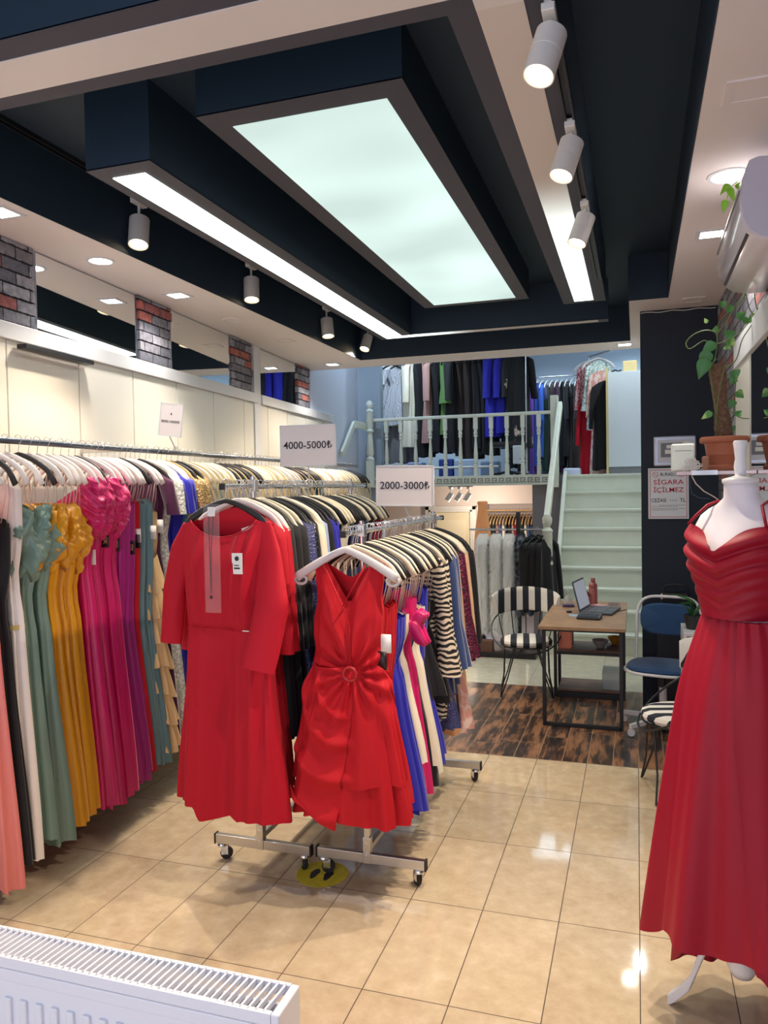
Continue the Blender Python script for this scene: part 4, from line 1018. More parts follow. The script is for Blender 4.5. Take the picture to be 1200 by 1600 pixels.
# ================================================================== PRICE SIGNS
FILM = mat('clear_acrylic_edge', S(228, 222, 226), 0.15, alpha=0.85)
def price_sign(name, label, c, w, h, txt, size, post_from, xdir, tilt=0.0, emblem=False):
    xd = Vector(xdir).normalized(); ud = (Vector((0, 0, 1)) + xd*tilt).normalized(); xd = (xd - ud*xd.dot(ud)).normalized(); nd = xd.cross(ud)
    C0 = Vector(c); t = thing(name, label, 'price sign', Vector(post_from))
    MB().obox(C0, xd*(w/2), ud*(h/2), nd*.002).build('card', PAPER, t)
    m = MB(); fr = 0.006
    for s in (-1, 1):
        m.obox(C0+xd*s*(w/2), xd*.003, ud*(h/2+.003), nd*.004); m.obox(C0+ud*s*(h/2), xd*(w/2+.003), ud*.003, nd*.004)
    m.build('frame', TRIM, t)
    tb = text_mb(txt, size, C0+nd*.0032+(ud*(-.012 if emblem else .0)), xd, ud, bold=0.0 if emblem else 0.0004); tb.build('price', INK, t)
    if emblem:
        m = MB(); e = C0+nd*.0034+ud*.035
        m.add([e+xd*.006, e+ud*.011, e-xd*.006, e-ud*.004, e+xd*.0055-ud*.006, e-xd*.0055-ud*.006], [(0, 1, 2, 3), (3, 4, 5)]); m.build('emblem', INK, t)
    b = C0-ud*(h/2)
    m = MB(); m.tube([b, Vector(post_from)+Vector((0, -.0, .0))], .0045, 8); m.build('stem', FILM, t, smooth=True)
    m = MB(); P = Vector(post_from); m.tube([P+Vector((-.016, 0, -.012)), P+Vector((-.016, 0, .012)), P+Vector((0, 0, .02)), P+Vector((.016, 0, .012)), P+Vector((.016, 0, -.012))], .004, 6); m.build('clip', WHITEPL, t, smooth=True)
    return t
price_sign('price_sign', 'white sign reading 4000-5000 standing on left rolling rack', (-1.63, 3.72, 1.935), .297, .210, '4000-5000₺', .054, (-1.635, 3.74, 1.74), (1, 0.12, 0))
price_sign('price_sign', 'white sign reading 2000-3000 standing on right rolling rack', (-1.135, 3.82, 1.715), .302, .205, '2000-3000₺', .054, (-1.125, 3.86, 1.538), (1, 0.05, -0.02), tilt=.02)
price_sign('price_sign', 'small tilted sign reading 8000-10000 on left wall rail', (wx(4.2, .33), 4.19, 2.155), .150, .200, '8000-10000₺', .0235, (wx(4.24, .33), 4.24, 1.972), (1, 0.10, -0.0), tilt=.13, emblem=True)
# thin pale wooden board lying on the near end of the rail
m = MB(); m.obox((wx(3.45, .14), 3.45, 1.965), (.05, 0, 0), (-.025, .36, 0), (0, 0, .010)); tag(m.build('wooden_board', H_WOOD), 'long narrow pale wooden board along the wall above the rail', 'board')
# black bar fixed under the white beam
tag(MB().obox((wx(3.48, .045), 3.48, 2.462), (.03, 0, 0), (-.020, .285, 0), (0, 0, .012)).build('light_bar', BLACKM, bevel=0.002), 'slim black bar fixed on the wall panels under the white beam', 'bar')

# ================================================================== RADIATOR
RWH = mat('radiator_enamel', S(226, 228, 238), 0.28, coat=0.4)
rd = thing('radiator', 'white panel radiator with slatted top grille at the near left corner', 'radiator', (-1.5, 1.49, 0.0))
x0, x1, y0, y1, zt = -2.45, -0.72, 1.435, 1.535, 0.60
m = MB(); m.box(x0+.02, x1-.022, y0, y0+.010, .05, zt-.045); m.box(x0+.02, x1-.022, y1-.010, y1, .05, zt-.045)
m.box(x0+.02, x1-.022, y0-.002, y0+.012, zt-.06, zt-.03)
m.build('panel', RWH, rd, bevel=0.003)
m = MB(); x = x0+.06
while x < x1-.07:
    m.prism([(x, y0-.008, .08), (x+.022, y0-.008, .08), (x+.022, y0-.008, zt-.095), (x, y0-.008, zt-.095)], (0, .012, 0)); x += .045
m.build('ribs', RWH, rd, bevel=0.004, seg=2)
m = MB(); m.box(x0+.01, x1-.020, y0-.004, y0+.008, zt-.025, zt); m.box(x0+.01, x1-.020, y1-.006, y1+.004, zt-.025, zt)
x = x0+.03
while x < x1-.03:
    m.obox((x, (y0+y1)/2, zt-.006), (.0026, 0, 0), (.004, (y1-y0)/2, 0), (0, 0, .006)); x += .0185
for xx in (-1.62, ): m.box(xx-.022, xx+.022, y0, y1, zt-.004, zt)
m.build('top_grille', RWH, rd)
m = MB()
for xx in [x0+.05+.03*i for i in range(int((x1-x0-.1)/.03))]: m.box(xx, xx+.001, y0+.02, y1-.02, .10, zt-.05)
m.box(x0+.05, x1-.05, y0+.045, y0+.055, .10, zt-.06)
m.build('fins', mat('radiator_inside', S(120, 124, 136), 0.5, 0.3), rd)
m = MB(); m.prism([(x1-.02, y0-.004, .05), (x1-.02, y1+.004, .05), (x1-.02, y1+.004, zt), (x1-.02, y0-.004, zt)], (.02, 0, 0)); m.build('side_cover', RWH, rd, bevel=0.004, seg=3)
m = MB(); m.lathe([(.012, x1-.004), (.017, x1+.001), (.014, x1+.001), (.012, x1-.001), (0, x1-.001)], (0, (y0+y1)/2, zt-.085), 20, axis='x', caps=False); m.build('vent_plug', STEELB, rd, smooth=True)
m = MB()
for xx in (x1-.14, x0+.2): m.tube([(xx, 1.485, 0.0), (xx, 1.485, .09)], .011, 10)
m.build('pipe', RWH, rd, smooth=True)

# ================================================================== FLOOR STICKER
sk = thing('floor_sticker', 'round yellow floor sticker with black footprints under the rack castors', 'sticker', (-1.335, 3.11, 0.0))
m = MB(); m.lathe([(.115, .0005), (.115, .0018), (0, .0018)], (-1.335, 3.11, 0), 40, caps=False); m.build('disc', mat('worn_yellow', S(214, 200, 40), 0.6, var=.12, vscale=30), sk)
for s in (-1, 1):
    m = MB(); ring = [(-1.335+s*.032+.017*math.cos(a)*(1.2 if math.sin(a) > 0 else .9), 3.10+.045*math.sin(a)) for a in [2*PI*k/18 for k in range(18)]]
    m.prism([(a, b, .0019) for a, b in ring], (0, 0, .0004)); m.build('footprint', INK, sk)

# ================================================================== MANNEQUIN
MX, MY = 0.300, 2.56
BODY = mat('white_mannequin_skin', S(236, 230, 236), 0.5, bump=.04, bscale=300)
mn = thing('mannequin', 'white headless dress form on curved wooden legs at the right edge', 'mannequin', (MX, MY, 0))
def loop(z, hx, hy, cx=0, cy=0, n=48, e=.85): return [(cx+hx*spow(math.cos(2*PI*j/n), e), cy+hy*spow(math.sin(2*PI*j/n), e), z) for j in range(n)]
tor = [(1.00, .125, .09, 0), (1.08, .158, .105, 0), (1.14, .160, .105, 0), (1.22, .132, .09, 0), (1.31, .108, .078, 0), (1.38, .122, .088, -.005), (1.45, .140, .105, -.015), (1.49, .146, .104, -.014),
       (1.53, .150, .088, -.004), (1.57, .150, .070, .006), (1.60, .137, .058, .012), (1.62, .112, .052, .014), (1.635, .080, .048, .012), (1.655, .054, .046, .008), (1.68, .049, .045, .002), (1.70, .048, .045, 0)]
m = MB(); m.rings([loop(z, a, b, 0, c, e=1.0) for z, a, b, c in tor]); link('torso', m.mesh('torso', BODY, 'all'), mn)
m = MB(); m.lathe([(.0, 1.698), (.050, 1.698), (.053, 1.704), (.052, 1.712), (.030, 1.718), (.016, 1.722), (.016, 1.735), (.019, 1.745), (.018, 1.758), (.015, 1.772), (.018, 1.800), (.021, 1.822), (.018, 1.828), (0, 1.829)], n=28, caps=False)
link('neck_cap', m.mesh('neck_cap', WHITEM, 'all'), mn)
m = MB(); m.lathe([(0, .18), (.03, .18), (.045, .21), (.028, .26), (.032, .34), (.022, .40), (.022, 1.01), (0, 1.01)], n=24, caps=False); link('column', m.mesh('column', WHITEM, 'all'), mn)
def leg(a):
    m = MB(); pts = [(.02, .36), (.07, .35), (.12, .27), (.16, .18), (.20, .09), (.255, .035), (.285, .012)]; pts = [(r*.8, z) for r, z in pts]; ww = [.03, .034, .030, .026, .023, .022, .020]; rs = []
    for (r, z), w in zip(pts, ww):
        rs.append([(r*math.cos(a)-s*.014*math.sin(a)+0*w, r*math.sin(a)+s*.014*math.cos(a), z+q*w) for s, q in ((-1, -1), (1, -1), (1, 1), (-1, 1))])
    m.rings(rs); return m.mesh('leg', WHITEM, False, bevel=.004)
for a in (3.42, .16, 1.56): link('leg', leg(a), mn)
# the dress on it
MRED = mat('crimson_satin', S(150, 8, 38), 0.5, bump=.03, bscale=8, spec=.3)
gd = thing('evening_dress', 'crimson long dress with draped neckline worn by the white dress form', 'dress', (MX, MY, 0))
def bodice():
    rs = []; NZ, N = 70, 110
    for i in range(NZ+1):
        t = i/NZ; ring = []
        for j in range(N):
            a = 2*PI*j/N; ca, sa = math.cos(a), math.sin(a); fr = max(0, -sa)
            top = 1.545 + 0.045*fr**1.0*(abs(ca)**.55) - 0.005 + (0.028 if sa < 0 else -.03)*abs(ca)**4
            top -= 0.045*math.exp(-((ca)/.30)**2)*(1 if sa < 0 else 0)
            z = lerp(top, 1.295, t)
            hx = interp([(1.28, .116), (1.31, .118), (1.38, .133), (1.45, .155), (1.50, .164), (1.60, .158)], z)[0]; hy = interp([(1.28, .088), (1.31, .088), (1.38, .10), (1.45, .120), (1.50, .118), (1.60, .085)], z)[0]
            # cowl folds that sag towards the middle of the front
            s = z + 0.050*fr*(1-abs(ca))*1.0 - .010*ca*fr
            f = 0.0
            for zc, h in ((1.545, .018), (1.495, .015), (1.452, .012), (1.415, .010), (1.380, .008), (1.350, .007), (1.320, .006)):
                d = (s-zc)/.022; f += h*math.exp(-(d-.25)**2*1.2) - h*.5*math.exp(-(d+1.0)**2*4)
            w = .45+.55*fr
            ring.append(((hx+f*w)*ca, (hy+f*w)*sa - .008*fr, z))
        rs.append(ring)
    return MB().rings(rs, True, False, False)
link('bodice', bodice().mesh('bodice', MRED, 'all'), gd)
for s in (-1, 1):
    m = MB(); m.tube([(s*.125, -.078, 1.575), (s*.110, -.062, 1.60), (s*.088, -.035, 1.632), (s*.080, .01, 1.645), (s*.09, .07, 1.58)], .0048, 8); link('strap', m.mesh('strap', MRED, 'all'), gd)
TW = -math.radians(38)
def skirt(hem, a0=0, a1=2*PI, r_add=0.0, nf=7, seed=0.0, amp=.035, NZ=60, N=150, ztop=1.292, flare=.262, open_=False, fr=None):
    rs = []
    for i in range(NZ+1):
        t = i/NZ; ring = []
        for j in range(N if not open_ else N+1):
            a = a0+(a1-a0)*j/N; z = lerp(ztop, hem(a), t); d = max(0.0, 1.292-z)
            rx = .116+r_add+(flare-.116)*(d/1.05)**.85+.03*math.sin(min(1, d/.3)*PI/2); ry = .088+r_add+(flare*.86-.088)*(d/1.05)**.9+.03*math.sin(min(1, d/.3)*PI/2)
            f = amp*(d/1.05)*(math.sin(nf*a+seed+.6*d)*.7+math.sin((2*nf+1)*a+seed*2)*.3)+.004*math.sin(22*a)*math.exp(-d/.12)
            px_, py_ = (rx+f)*math.cos(a), (ry+f)*math.sin(a); ct, st_ = math.cos(TW), math.sin(TW)
            wxx, wyy = px_*ct-py_*st_, px_*st_+py_*ct
            if wxx > .15: wxx = .15+.085*math.tanh((wxx-.15)/.085)*.95+.0
            ring.append((wxx*ct+wyy*st_, -wxx*st_+wyy*ct, z))
        rs.append(ring)
    return MB().rings(rs, not open_, False, False)
# angles: 0 = the form's left side (picture right), -PI/2 = front, PI = picture left
def adiff(a, b): return (a-b+PI) % (2*PI)-PI
hemf = lambda a: .345 - .085*math.exp(-(adiff(a, PI+.62)/.38)**2) - .13*math.exp(-(adiff(a, 2.2)/.8)**2) + .012*math.sin(5*a)
link('skirt', skirt(hemf, nf=7, seed=.8).mesh('skirt', MRED, 'all'), gd)
hemo = lambda a: lerp(.42, .02, ssm(-1.45, -.35, a)) if a < .6 else .05
m = skirt(lambda a: .04+.30*(1-ssm(-.95, -.40, a))+.60*(1-ssm(-1.18, -.95, a))**1.2, a0=-1.18, a1=1.9, r_add=.026, nf=5, seed=2.2, amp=.045, flare=.275, open_=True, N=110)
n0 = len(m.v); link('overskirt', m.mesh('overskirt', MRED, 'all'), gd)
m = skirt(lambda a: .11+.2*ssm(3.2, 4.0, a), a0=1.2, a1=4.0, r_add=-.04, nf=6, seed=1.2, amp=.03, flare=.22, open_=True, N=70); link('train', m.mesh('train', MRED, 'all'), gd)
for o in (mn, gd): o.rotation_euler = (0, 0, -math.radians(38))
# ================================================================== RIGHT WALL: AIR CONDITIONER, SHELF, PLANT
ac = thing('air_conditioner', 'white wall air conditioner with a rounded front at the upper right', 'air conditioner', (.574, 3.4, 2.58))
ACW = mat('ac_plastic', S(222, 216, 222), 0.22, coat=.5)
def acprof(y): # outline in x,z from wall top round the front to wall bottom
    pts = [(.574, 2.875), (.43, 2.885), (.400, 2.875), (.378, 2.82), (.366, 2.74), (.372, 2.67), (.395, 2.62), (.435, 2.588), (.50, 2.575), (.574, 2.575)]
    return [(x, y, z) for x, z in pts]
m = MB(); m.rings([acprof(3.13), acprof(3.96)]); m.build('body', ACW, ac, smooth=True, bevel=.006, seg=3)
m = MB(); m.rings([[(x+(.03 if x < .5 else 0)*.0+(.46-x)*.05, 3.115, z+(2.73-z)*.04) for x, y, z in acprof(0)], acprof(3.13)]); m.build('end_cap', mat('ac_side', S(206, 202, 218), .35), ac, smooth=True)
m = MB(); m.prism([(.392, 3.16, 2.622), (.400, 3.16, 2.612), (.400, 3.93, 2.612), (.392, 3.93, 2.622)], (.004, 0, .004)); m.build('louvre_gap', INK, ac)
m = MB(); m.prism([(.3655, 3.14, 2.775), (.3650, 3.14, 2.765), (.3650, 3.95, 2.765), (.3655, 3.95, 2.775)], (.004, 0, 0)); m.build('panel_seam', GREYPL, ac)
# shelf
tag(MB().box(.190, .556, 4.12, 4.37, 1.742, 1.762).build('wall_shelf', mat('glossy_metal_shelf', S(196, 176, 172), .2, .6), bevel=.002), 'narrow glossy shelf carrying the flower pot beside right wall', 'shelf')
m = MB(); m.box(.26, .38, 4.114, 4.119, 1.742, 1.765); tag(m.build('shelf_clip', CHROME), 'small metal clip on the front edge of the shelf', 'clip')
PX, PY = .425, 4.245
pt = thing('potted_plant', 'climbing plant on a brown coir pole in a terracotta pot', 'plant', (PX, PY, 1.763))
TERR = mat('terracotta_plastic', S(166, 96, 68), .55, var=.06)
m = MB(); m.lathe([(.082, 0), (.088, .002), (.090, .018), (.083, .022), (.080, .03)], (PX, PY, 1.763), 36); m.build('saucer', TERR, pt, smooth=True)
m = MB(); m.lathe([(.060, .012), (.072, .018), (.084, .075), (.087, .078), (.087, .082), (.093, .125), (.096, .135), (.112, .138), (.118, .146), (.118, .160), (.112, .168), (.100, .168), (.098, .15), (0, .148)], (PX, PY, 1.765), 40); m.build('pot', TERR, pt, smooth=True)
m = MB(); m.lathe([(0, .152), (.097, .150)], (PX, PY, 1.765), 24, caps=False); m.build('soil', mat('soil', S(52, 38, 30), .95, bump=.8, bscale=60), pt)
COIR = mat('coir_fibre', S(104, 78, 60), .95, bump=1.0, bscale=90, var=.35, vscale=60)
m = MB(); random.seed(3); rs = []
for i in range(30):
    t = i/29; z = 1.90+.40*t; r = .037+.004*math.sin(9*t)
    rs.append([(PX-.035*t+(r+random.uniform(-.002, .003))*math.cos(2*PI*j/22), PY+(r+random.uniform(-.002, .003))*math.sin(2*PI*j/22), z) for j in range(22)])
m.rings(rs); m.build('coir_pole', COIR, pt, smooth=True)
LEAF = two_tone('variegated_leaf', S(70, 130, 60), S(170, 196, 110), 'noise', 14, rough=.4, thresh=(.52, .66)); LEAFD = mat('leaf_green', S(52, 104, 52), .4, var=.2); VINE = mat('vine_stem', S(92, 108, 60), .6)
def leaf_mb(c, d, up_, L, Wd, curl=.25):
    c = Vector(c); d = Vector(d).normalized(); u = Vector(up_); s = d.cross(u).normalized(); n_ = s.cross(d).normalized(); m = MB(); vs = []; K = 9
    for i in range(K+1):
        t = i/K; w = Wd*math.sin(PI*min(1, t**.62))*(1-.25*t)
        base = c+d*L*t - n_*curl*L*t*t
        for q in (-1, -.5, 0, .5, 1): vs.append(base+s*w*q+n_*abs(q)*w*.28)
    fs = [(i*5+j, i*5+j+1, (i+1)*5+j+1, (i+1)*5+j) for i in range(K) for j in range(4)]
    n0 = len(vs); m.add(vs+[v-n_*.0008 for v in vs], fs+[tuple(reversed([k+n0 for k in f])) for f in fs]); return m
def pxy(px, py, Y):
    """a point at depth Y behind a picture position, used only to place stems along their real course"""
    fpx = 1205.9; d = cam_r*((px-600)/fpx) + cam_u*(-(py-800)/fpx) + fw; t = Y/d.y; return EYE + d*t
leafspec = [ # px, py, depth, direction, length, width
 (1118, 535, 4.15, (-.75, 0, -.55), .085, .030), (1108, 548, 4.14, (-.45, 0, -.9), .10, .036), (1104, 560, 4.12, (-.35, -.1, -.9), .105, .038), (1118, 520, 4.2, (.1, 0, .9), .04, .018),
 (1113, 644, 4.15, (-.8, 0, -.45), .06, .020), (1142, 488, 4.2, (-.2, -.2, .9), .045, .022), (1152, 498, 4.2, (.5, -.2, .4), .05, .026), (1160, 500, 4.2, (.7, 0, -.2), .045, .02),
 (1136, 530, 4.22, (.6, -.1, -.5), .05, .03), (1132, 541, 4.22, (.4, -.2, -.2), .035, .02), (1146, 578, 4.25, (.3, -.1, -.8), .05, .03), (1148, 590, 4.25, (-.4, -.1, -.6), .04, .024), (1150, 612, 4.26, (.5, 0, -.4), .05, .026),
 (1145, 625, 4.26, (-.3, -.2, -.8), .045, .026), (1150, 650, 4.26, (.4, 0, .4), .04, .02), (1141, 665, 4.26, (.2, -.2, -.8), .05, .024), (1170, 495, 4.2, (.8, 0, -.3), .05, .026), (1140, 516, 4.2, (-.1, -.2, -.8), .05, .028),
 (1105, 505, 4.15, (-.3, 0, .7), .03, .012), (1128, 470, 4.15, (.2, 0, -.9), .04, .02)]
for px, py, Yd, d, L, Wd in leafspec:
    leaf_mb(pxy(px, py, Yd), d, (0, -1, .25), L, Wd).build('leaf', LEAFD if L > .08 else LEAF, pt, smooth='all')
vines = [[(1112, 540, 4.2), (1100, 532, 4.2), (1078, 545, 4.18), (1072, 535, 4.18), (1085, 522, 4.18), (1105, 516, 4.18), (1120, 524, 4.2), (1118, 555, 4.2), (1110, 575, 4.2)],
 [(1108, 560, 4.2), (1112, 600, 4.2), (1118, 640, 4.2), (1122, 672, 4.22)], [(1113, 540, 4.2), (1140, 530, 4.2), (1160, 515, 4.2), (1180, 490, 4.2), (1190, 468, 4.2)],
 [(1120, 545, 4.2), (1122, 510, 4.2), (1130, 495, 4.2), (1150, 475, 4.2), (1162, 455, 4.15)], [(1165, 455, 4.1), (1170, 480, 4.15), (1178, 500, 4.2), (1160, 530, 4.22), (1150, 562, 4.24), (1133, 575, 4.25)],
 [(1133, 570, 4.18), (1126, 600, 4.16), (1120, 640, 4.16), (1118, 672, 4.18)], [(1150, 590, 4.25), (1148, 620, 4.26), (1146, 650, 4.26), (1140, 672, 4.26)], [(1138, 640, 4.2), (1155, 652, 4.18), (1170, 654, 4.15)], [(1120, 560, 4.16), (1108, 570, 4.15), (1098, 562, 4.14), (1100, 550, 4.14)],
 [(1166, 455, 4.12), (1160, 470, 4.12), (1148, 480, 4.15), (1136, 500, 4.2), (1122, 520, 4.2)], [(1178, 455, 4.12), (1182, 480, 4.15), (1188, 495, 4.2)]]
for v in vines:
    P = [pxy(*q) for q in v]; Q = []
    for i in range(len(P)-1):
        p0, p1, p2, p3 = P[max(i-1, 0)], P[i], P[i+1], P[min(i+2, len(P)-1)]
        for k in range(5):
            t = k/5; Q.append(0.5*((2*p1)+(-p0+p2)*t+(2*p0-5*p1+4*p2-p3)*t*t+(-p0+3*p1-3*p2+p3)*t**3))
    Q.append(P[-1]); MB().tube(Q, .0028, 6).build('stem', VINE, pt, smooth=True)
# trailing tip beside the round downlight
tp = thing('trailing_plant_tip', 'pale green leaf tip hanging beside the round downlight', 'plant', (.37, 3.45, 2.86))
LG = mat('backlit_leaf', S(140, 200, 50), .4)  # one even yellow-green, brighter than the potted plant's leaves
for px, py, d, L in ((1140, 288, (-.5, -.3, -.5), .055), (1137, 292, (.4, -.2, -.9), .07), (1152, 286, (.3, 0, -.7), .035), (1134, 312, (-.2, 0, -.9), .05)):
    leaf_mb(pxy(px, py, 3.42), d, (0, -1, .3), L, .016).build('leaf', LG, tp, smooth='all')
MB().tube([pxy(1152, 284, 3.42), pxy(1142, 292, 3.42), pxy(1138, 302, 3.42), pxy(1135, 314, 3.42)], .002, 6).build('stem', LG, tp, smooth=True)
# white router-like box and silver ornament on the shelf
bx_ = thing('router_box', 'white rounded box standing at left end of the shelf', 'box', (.232, 4.24, 1.763))
MB().box(.170, .285, 4.215, 4.255, 1.763, 1.905).build('case', mat('white_case', S(226, 232, 222), .4), bx_, bevel=.012, seg=4)
MB().box(.19, .27, 4.213, 4.216, 1.868, 1.870).build('groove', GREYPL, bx_)
orn = thing('silver_ornament', 'small pierced silver ornament in front of the white box', 'ornament', (.285, 4.16, 1.763))
m = MB(); random.seed(11)
for k in range(46):
    a = random.uniform(0, PI); r = random.uniform(.0, .040); cx, cz = .268+r*math.cos(a), 1.773+abs(r*math.sin(a))*1.4
    m.tube(arc((cx, 4.155+random.uniform(-.008, .008), cz), random.uniform(.006, .011), 0, 2*PI, 9), .0018, 5, caps=False)
m.build('filigree', mat('antique_silver', S(200, 190, 178), .35, .8), orn, smooth=True)
MB().box(.312, .345, 4.145, 4.175, 1.763, 1.835).build('wooden_back', mat('brown_wood_piece', S(150, 104, 80), .6), orn, bevel=.008, seg=3)
# cables below the shelf
for pts, c, lb in (([(.27, 4.25, 1.74), (.29, 4.26, 1.70), (.33, 4.28, 1.66), (.38, 4.30, 1.63), (.42, 4.32, 1.60)], WHITEPL, 'thin pale cable looping down below the shelf'),
                   ([(.27, 4.27, 1.74), (.262, 4.28, 1.69), (.275, 4.30, 1.645), (.31, 4.31, 1.625), (.36, 4.33, 1.62)], mat('blue_cable', S(40, 70, 96), .5), 'dark blue cable looping down below the shelf')):
    m = MB(); m.tube(pts, .0028, 6); tag(m.build('cable', c, smooth=True), lb, 'cable')
# silver framed panel and no-smoking sign on the navy wall
fp = thing('framed_panel', 'silver framed electrical panel on navy wall above the no-smoking sign', 'panel', (.275, 6.16, 1.83))
m = MB(); m.box(.125, .425, 6.13, 6.159, 1.832, 2.058); m.build('frame', mat('aluminium', S(176, 180, 192), .3, .7), fp, bevel=.012, seg=3)
MB().box(.155, .395, 6.127, 6.131, 1.862, 2.028).build('face', mat('panel_face', S(206, 206, 212), .35), fp)
m = MB(); m.box(.175, .325, 6.125, 6.1272, 1.90, 2.005); m.build('grey_label', GREYPL, fp)
m = MB(); m.box(.215, .295, 6.1235, 6.1252, 1.965, 1.99); m.box(.205, .30, 6.1235, 6.1252, 1.925, 1.955); m.box(.335, .375, 6.1255, 6.127, 1.99, 2.015); m.build('small_label', TAGW, fp)
ns = thing('no_smoking_sign', 'white no smoking notice with red Turkish lettering on navy wall', 'sign', (.225, 6.155, 1.44))
sx0, sx1, sz0, sz1 = .085, .370, 1.440, 1.820; sy = 6.148
MB().box(sx0, sx1, sy, 6.158, sz0, sz1).build('board', mat('sign_board', S(222, 226, 230), .4), ns, bevel=.001)
m = MB(); e = .012; w = .004
m.box(sx0+e, sx1-e, sy-.001, sy, sz1-e-w, sz1-e); m.box(sx0+e, sx1-e, sy-.001, sy, sz0+e, sz0+e+w); m.box(sx0+e, sx0+e+w, sy-.001, sy, sz0+e, sz1-e); m.box(sx1-e-w, sx1-e, sy-.001, sy, sz0+e, sz1-e)
for cx in (sx0+.052, sx1-.052): m.tube(arc((cx, sy-.0005, 1.772), .020, 0, 2*PI, 24), .0018, 5, caps=False); m.tube([(cx-.014, sy-.0005, 1.786), (cx+.014, sy-.0005, 1.758)], .0018, 5)
m.build('red_border', REDINK, ns)
cxs = (sx0+sx1)/2
def sline(t, size, z, mm, x=cxs, b=.0004, sx=1.0, al='CENTER', nm='lettering'): text_mb(t, size, (x, sy-.0008, z), (1, 0, 0), (0, 0, 1), bold=b, sx=sx, align=al).build(nm, mm, ns)
sline('BURADA', .034, 1.772, INK, sx=.85); sline('SİGARA', .050, 1.713, REDINK, sx=1.20); sline('İÇİLMEZ', .050, 1.655, REDINK, sx=1.08)
sline('CEZASI', .038, 1.578, INK, x=sx0+.022, al='LEFT', sx=.86); sline('TL', .038, 1.578, INK, x=sx1-.022, al='RIGHT')
m = MB()
random.seed(2)
for z in (1.540, 1.530, 1.515, 1.505):
    x = sx0+.025+(.05 if z == 1.540 else 0)
    while x < sx1-.03-(.05 if z in (1.530, 1.505) else 0):
        l = random.uniform(.006, .018); m.box(x, x+l, sy-.0008, sy, z, z+.0035); x += l+.004
for k in range(4): m.box(sx0+.155+.014*k, sx0+.160+.014*k, sy-.0008, sy, 1.573, 1.583)
m.build('small_print', GREYPL, ns)
m = MB()
for x in (sx0+.008, sx1-.008):
    for z in (sz0+.008, sz1-.008): m.lathe([(.0025, sy-.001), (0, sy-.001)], (x, 0, z), 8, axis='y', caps=False)
m.build('screw', BLACKM, ns)

# ================================================================== TABLE AND THINGS ON IT
OAK = mat('oak_laminate', S(164, 128, 92), .5, bump=.1, bscale=20, var=.16, vscale=9); OAKD = mat('dark_oak_shelf', S(112, 86, 74), .5, var=.18, vscale=9)
tb = thing('desk', 'wooden top desk with black square metal frame and two low shelves', 'desk', (-.35, 6.05, 0))
MB().box(-.662, -.076, 5.44, 6.72, .700, .722).build('table_top', OAK, tb, bevel=.002)
def sq(m, p, q, r=.0125):
    p, q = Vector(p), Vector(q); lo = Vector([min(a, b)-r for a, b in zip(p, q)]); hi = Vector([max(a, b)+r for a, b in zip(p, q)]); m.box(lo.x, hi.x, lo.y, hi.y, lo.z, hi.z)
for y in (5.53, 6.32, 6.66):
    for x in (-.632, -.108): m = MB(); sq(m, (x, y, .013), (x, y, .688)); m.build('leg', BLACKM, tb, bevel=.002)
    m = MB(); sq(m, (-.618, y, .013), (-.122, y, .013)); sq(m, (-.618, y, .688), (-.122, y, .688)); m.build('cross_bar', BLACKM, tb, bevel=.002)
for z in (.05, .37):
    MB().box(-.615, -.125, 6.31, 6.68, z, z+.018).build('shelf', OAKD, tb, bevel=.002)
    m = MB(); sq(m, (-.618, 6.31, z-.012), (-.122, 6.31, z-.012), .010); m.build('shelf_bar', BLACKM, tb)
T = .7225
lp = thing('laptop', 'open grey laptop facing right on the desk', 'laptop', (-.25, 6.15, T))
GRL = mat('laptop_grey', S(72, 76, 86), .4, .2); M4 = Matrix.Translation((-.27, 6.17, T)) @ Matrix.Rotation(math.radians(80), 4, 'Z')
# laptop frame: +y is away from the user, hinge at y=.12
m = MB(); m.box(-.17, .17, -.12, .12, .0, .018); m.xf(M4); m.build('base', GRL, lp, bevel=.004)
m = MB()
for r in range(5):
    for c in range(13): m.box(-.145+.0225*c, -.126+.0225*c, .065-.022*r-.018, .065-.022*r, .018, .0205)
m.xf(M4); m.build('keyboard', mat('key_grey', S(128, 132, 142), .5), lp)
m = MB(); m.box(-.045, .045, -.105, -.055, .018, .0190); m.xf(M4); m.build('touchpad', mat('touchpad_grey', S(92, 96, 106), .35), lp)
ML = M4 @ Matrix.Translation((0, .120, .014)) @ Matrix.Rotation(math.radians(-14), 4, 'X')
m = MB(); m.box(-.17, .17, -.004, .004, 0, .235); m.xf(ML); sc = m.build('screen_lid', GRL, lp, bevel=.003)
m = MB(); m.box(-.155, .155, -.0052, -.0042, .018, .222); m.xf(ML); m.build('screen', mat('laptop_display', S(150, 154, 166), .3, emit=S(150, 156, 172), es=.35), lp)
ca = thing('calculator', 'black desk calculator in front of the laptop', 'calculator', (-.33, 5.86, T))
M4 = Matrix.Translation((-.335, 5.83, T+.004)) @ Matrix.Rotation(math.radians(-6), 4, 'Z')
m = MB(); m.prism([(-.085, -.065, 0), (-.085, .065, 0), (-.085, .065, .030), (-.085, -.065, .012)], (.17, 0, 0)); m.xf(M4); m.build('case', mat('calculator_black', S(50, 54, 60), .45), ca, bevel=.004)
m = MB()
for r in range(4):
    for c in range(6): y = -.052+.022*r; z = .0145+(y+.065)*.138; m.box(-.072+.024*c, -.054+.024*c, y, y+.015, z, z+.004)
m.xf(M4); m.build('keys', mat('calculator_keys', S(88, 94, 104), .5), ca)
tag(MB().obox((-.42, 5.95, T+.001), (.07, .01, 0), (-.01, .05, 0), (0, 0, .001)).build('paper_note', mat('pale_blue_paper', S(176, 196, 214), .6)), 'pale blue paper lying under the calculator', 'paper')
bo = thing('water_bottle', 'copper coloured ribbed drinking bottle on the desk', 'bottle', (-.345, 6.55, T))
